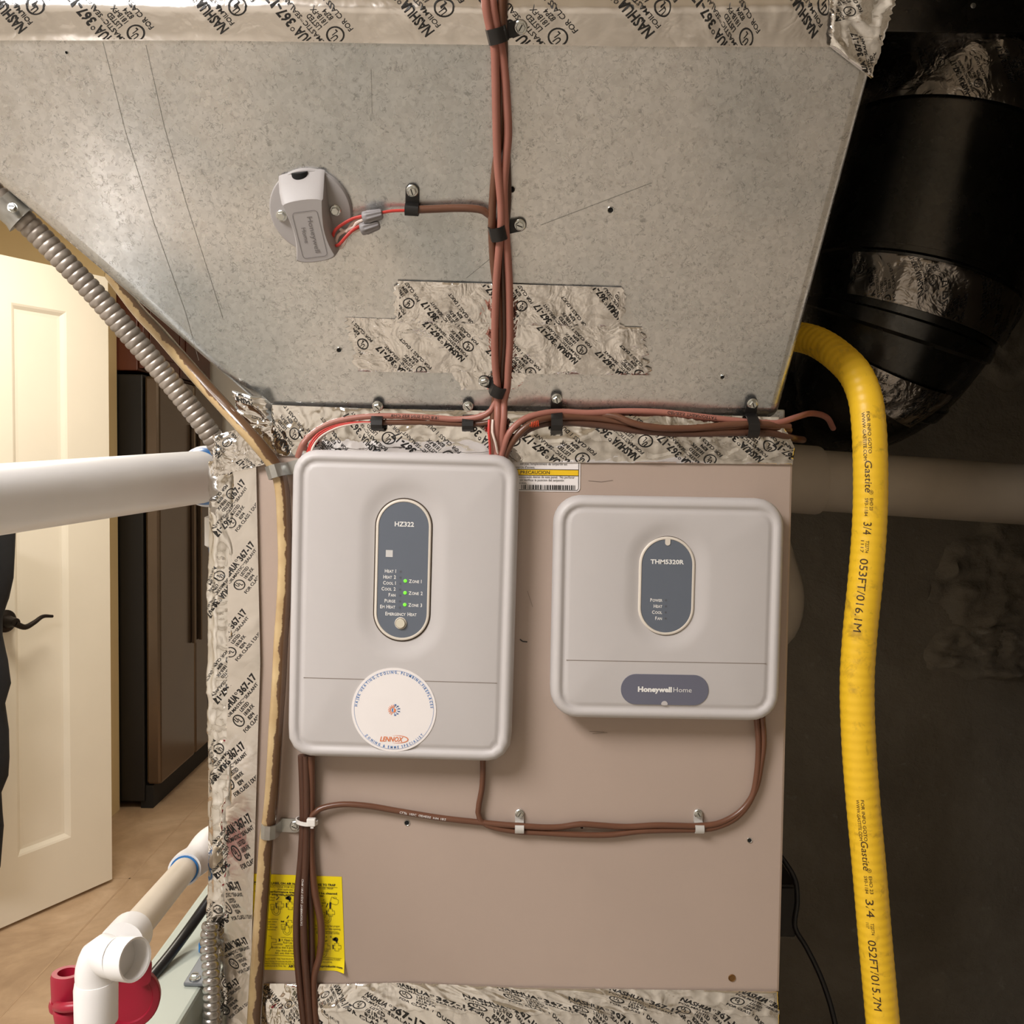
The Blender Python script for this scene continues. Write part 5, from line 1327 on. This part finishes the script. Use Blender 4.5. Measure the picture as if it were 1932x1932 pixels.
def caps():
    # maroon rubber caps on a strap, hanging behind the white drain
    c = D(244, 1884, .80); k = .80 / FPX * 1.1
    n = V((.25, -1, .15)).normalized(); u = XR - n * n.x; u.normalize(); w = n.cross(u)
    t = thing('trap_cap', 'round maroon rubber cap behind the open drain mouth', 'cap', c, group='maroon rubber caps')
    cc = lambda o, r_: [c + n * o + (u * math.cos(a) + w * math.sin(a)) * r_ * k for a in [2 * math.pi * i / 44 for i in range(44)]]
    MB().loft([cc(-.006, 48), cc(-.004, 52), cc(.002, 52), cc(.003, 50), cc(.003, 40), cc(.001, 38), cc(.0005, 20)]).build('disc', MAROON, t, smooth=True, angle=40)
    tabc = D(271, 1834, .80)
    MB().loft([[tabc + n * o + u * (a * k) + w * (b * k) for a, b in rrect(26, 44, 11, 6)] for o in (-.002, .002)]).build('pull_tab', MAROON, t, smooth=True, angle=40)
    hole(t, D(267, 1828, .79), n, u, 3.5 * k, MAROON, PALEGRN)
    c2 = D(128, 1862, .79); k2 = .79 / FPX * 1.25
    t2 = thing('trap_cap', 'maroon rubber cap ring left of the white drain pipe', 'cap', c2, group='maroon rubber caps')
    def ring(o, r_): return [c2 + V((math.cos(a) * r_ * k2, math.sin(a) * r_ * k2 * .9, o)) for a in [2 * math.pi * i / 36 for i in range(36)]]
    MB().loft([ring(-.012, 22), ring(-.012, 24), ring(.010, 25), ring(.013, 23), ring(.013, 15), ring(.004, 14)], cap0=True, cap1=True).build('sleeve', MAROON, t2, smooth=True, angle=45)
    MB().loft([ring(-.010, 26), ring(-.014, 28), ring(-.018, 27), ring(-.018, 20)]).build('flange', MAROON, t2, smooth=True, angle=45)
    c3 = D(135, 1908, .78)
    t3 = thing('trap_cap', 'lower maroon rubber cap at the bottom picture edge', 'cap', c3, group='maroon rubber caps')
    def r3(o, r_): return [c3 + V((math.cos(a) * r_ * k2, math.sin(a) * r_ * k2, o)) for a in [2 * math.pi * i / 36 for i in range(36)]]
    MB().loft([r3(-.006, 24), r3(.002, 26), r3(.004, 24)]).build('top', MAROON, t3, smooth=True)
    MB().loft([r3(-.030, 22), r3(-.006, 22)]).build('plug', MAROON, t3, smooth=True)
    tb = Tube([D(108, 1899, .775), D(122, 1901, .765), D(142, 1899, .765)], .0042, 12, .004); tb.mesh().build('pull_tab', MAROON, t3, smooth=True)
    o = Tube([D(157, 1890, .765), D(152, 1905, .76), D(146, 1925, .757), D(140, 1960, .755)], .0022, 10, .004).mesh().build('orange_wire', ORANGEW, None, smooth=True)
    meta(o, 'short orange wire hanging among the maroon caps', 'wire')
caps()
# pale green metal box and its bracket, black hose over it
gt0 = D(404, 1700, 1.2); zt = 1.42 - .55
xl = D(262, 1880, .985).x
pg = thing('equipment_casing', 'pale green-grey metal casing on the floor left of the furnace', 'casing', ((xl + CXL) / 2 - .01, .15, 0))
MB().box((xl, -.16, 0.0), (CXL - .012, .26, zt)).build('body', PALEGRN, pg, bevel=.006)
MB().box((xl - .003, -.163, zt - .03), (CXL - .010, .263, zt + .0005)).build('lid', PALEGRN, pg, bevel=.004)
def onlid(px, py, o=0.0):
    r = ray(px, py); return CAM + r * ((zt + o - CAM.z) / r.z)
bk = thing('mounting_bracket', 'grey metal bracket plate with screw on the pale green casing', 'bracket', onlid(375, 1850, .001))
q = [onlid(*a, .0012) for a in ((346, 1861), (400, 1863), (404, 1800), (384, 1800))]
MB().loft([q, [p_ + V((0, 0, .004)) for p_ in q]]).build('plate', BRKT, bk, bevel=.001)
screw(bk, onlid(368, 1846, .0055), V((0, 0, 1)), XR, .006)
bt = onlid(389, 1796, .001)
MB().box(bt + V((-.008, -.004, 0)), bt + V((.012, .008, .012))).build('blue_stop', PRIMER, bk, bevel=.002)
bh = [D(425, 1660, 1.10), D(396, 1697, 1.085), D(360, 1748, 1.06), D(320, 1802, 1.02), D(285, 1845, .985), D(262, 1875, .96), D(235, 1915, .93), D(210, 1960, .90)]
o = Tube(bh, .0060, 16, .01, ref=(0, 0, 1)).mesh().build('black_hose', BLKCAB, None, smooth=True)
meta(o, 'thick black cable running down behind the white drain pipe', 'cable')
# dark clutter low at the right of the furnace
sb = thing('switch_box', 'dark metal switch box behind the furnace lower right', 'electrical box', D(1500, 1800, 1.25))
a, b = D(1440, 1668, 1.24), D(1503, 1770, 1.24)
MB().box((a.x, a.y, b.z), (b.x, a.y + .09, a.z)).build('body', DARKBOX, sb, bevel=.004)
MB().box((a.x + .004, a.y - .003, b.z + .004), (b.x - .004, a.y, a.z - .004)).build('cover', DARKBOX, sb, bevel=.001)
cable('thin black cord hanging at the right of the furnace', [D(1460, 1600, 1.22), D(1480, 1625, 1.21), D(1500, 1660, 1.20), D(1504, 1700, 1.2), D(1500, 1750, 1.2), D(1520, 1785, 1.19), D(1545, 1835, 1.18), D(1565, 1890, 1.17), D(1580, 1950, 1.16)], .0034, BLKCAB, 'black cords', name='power_cord')
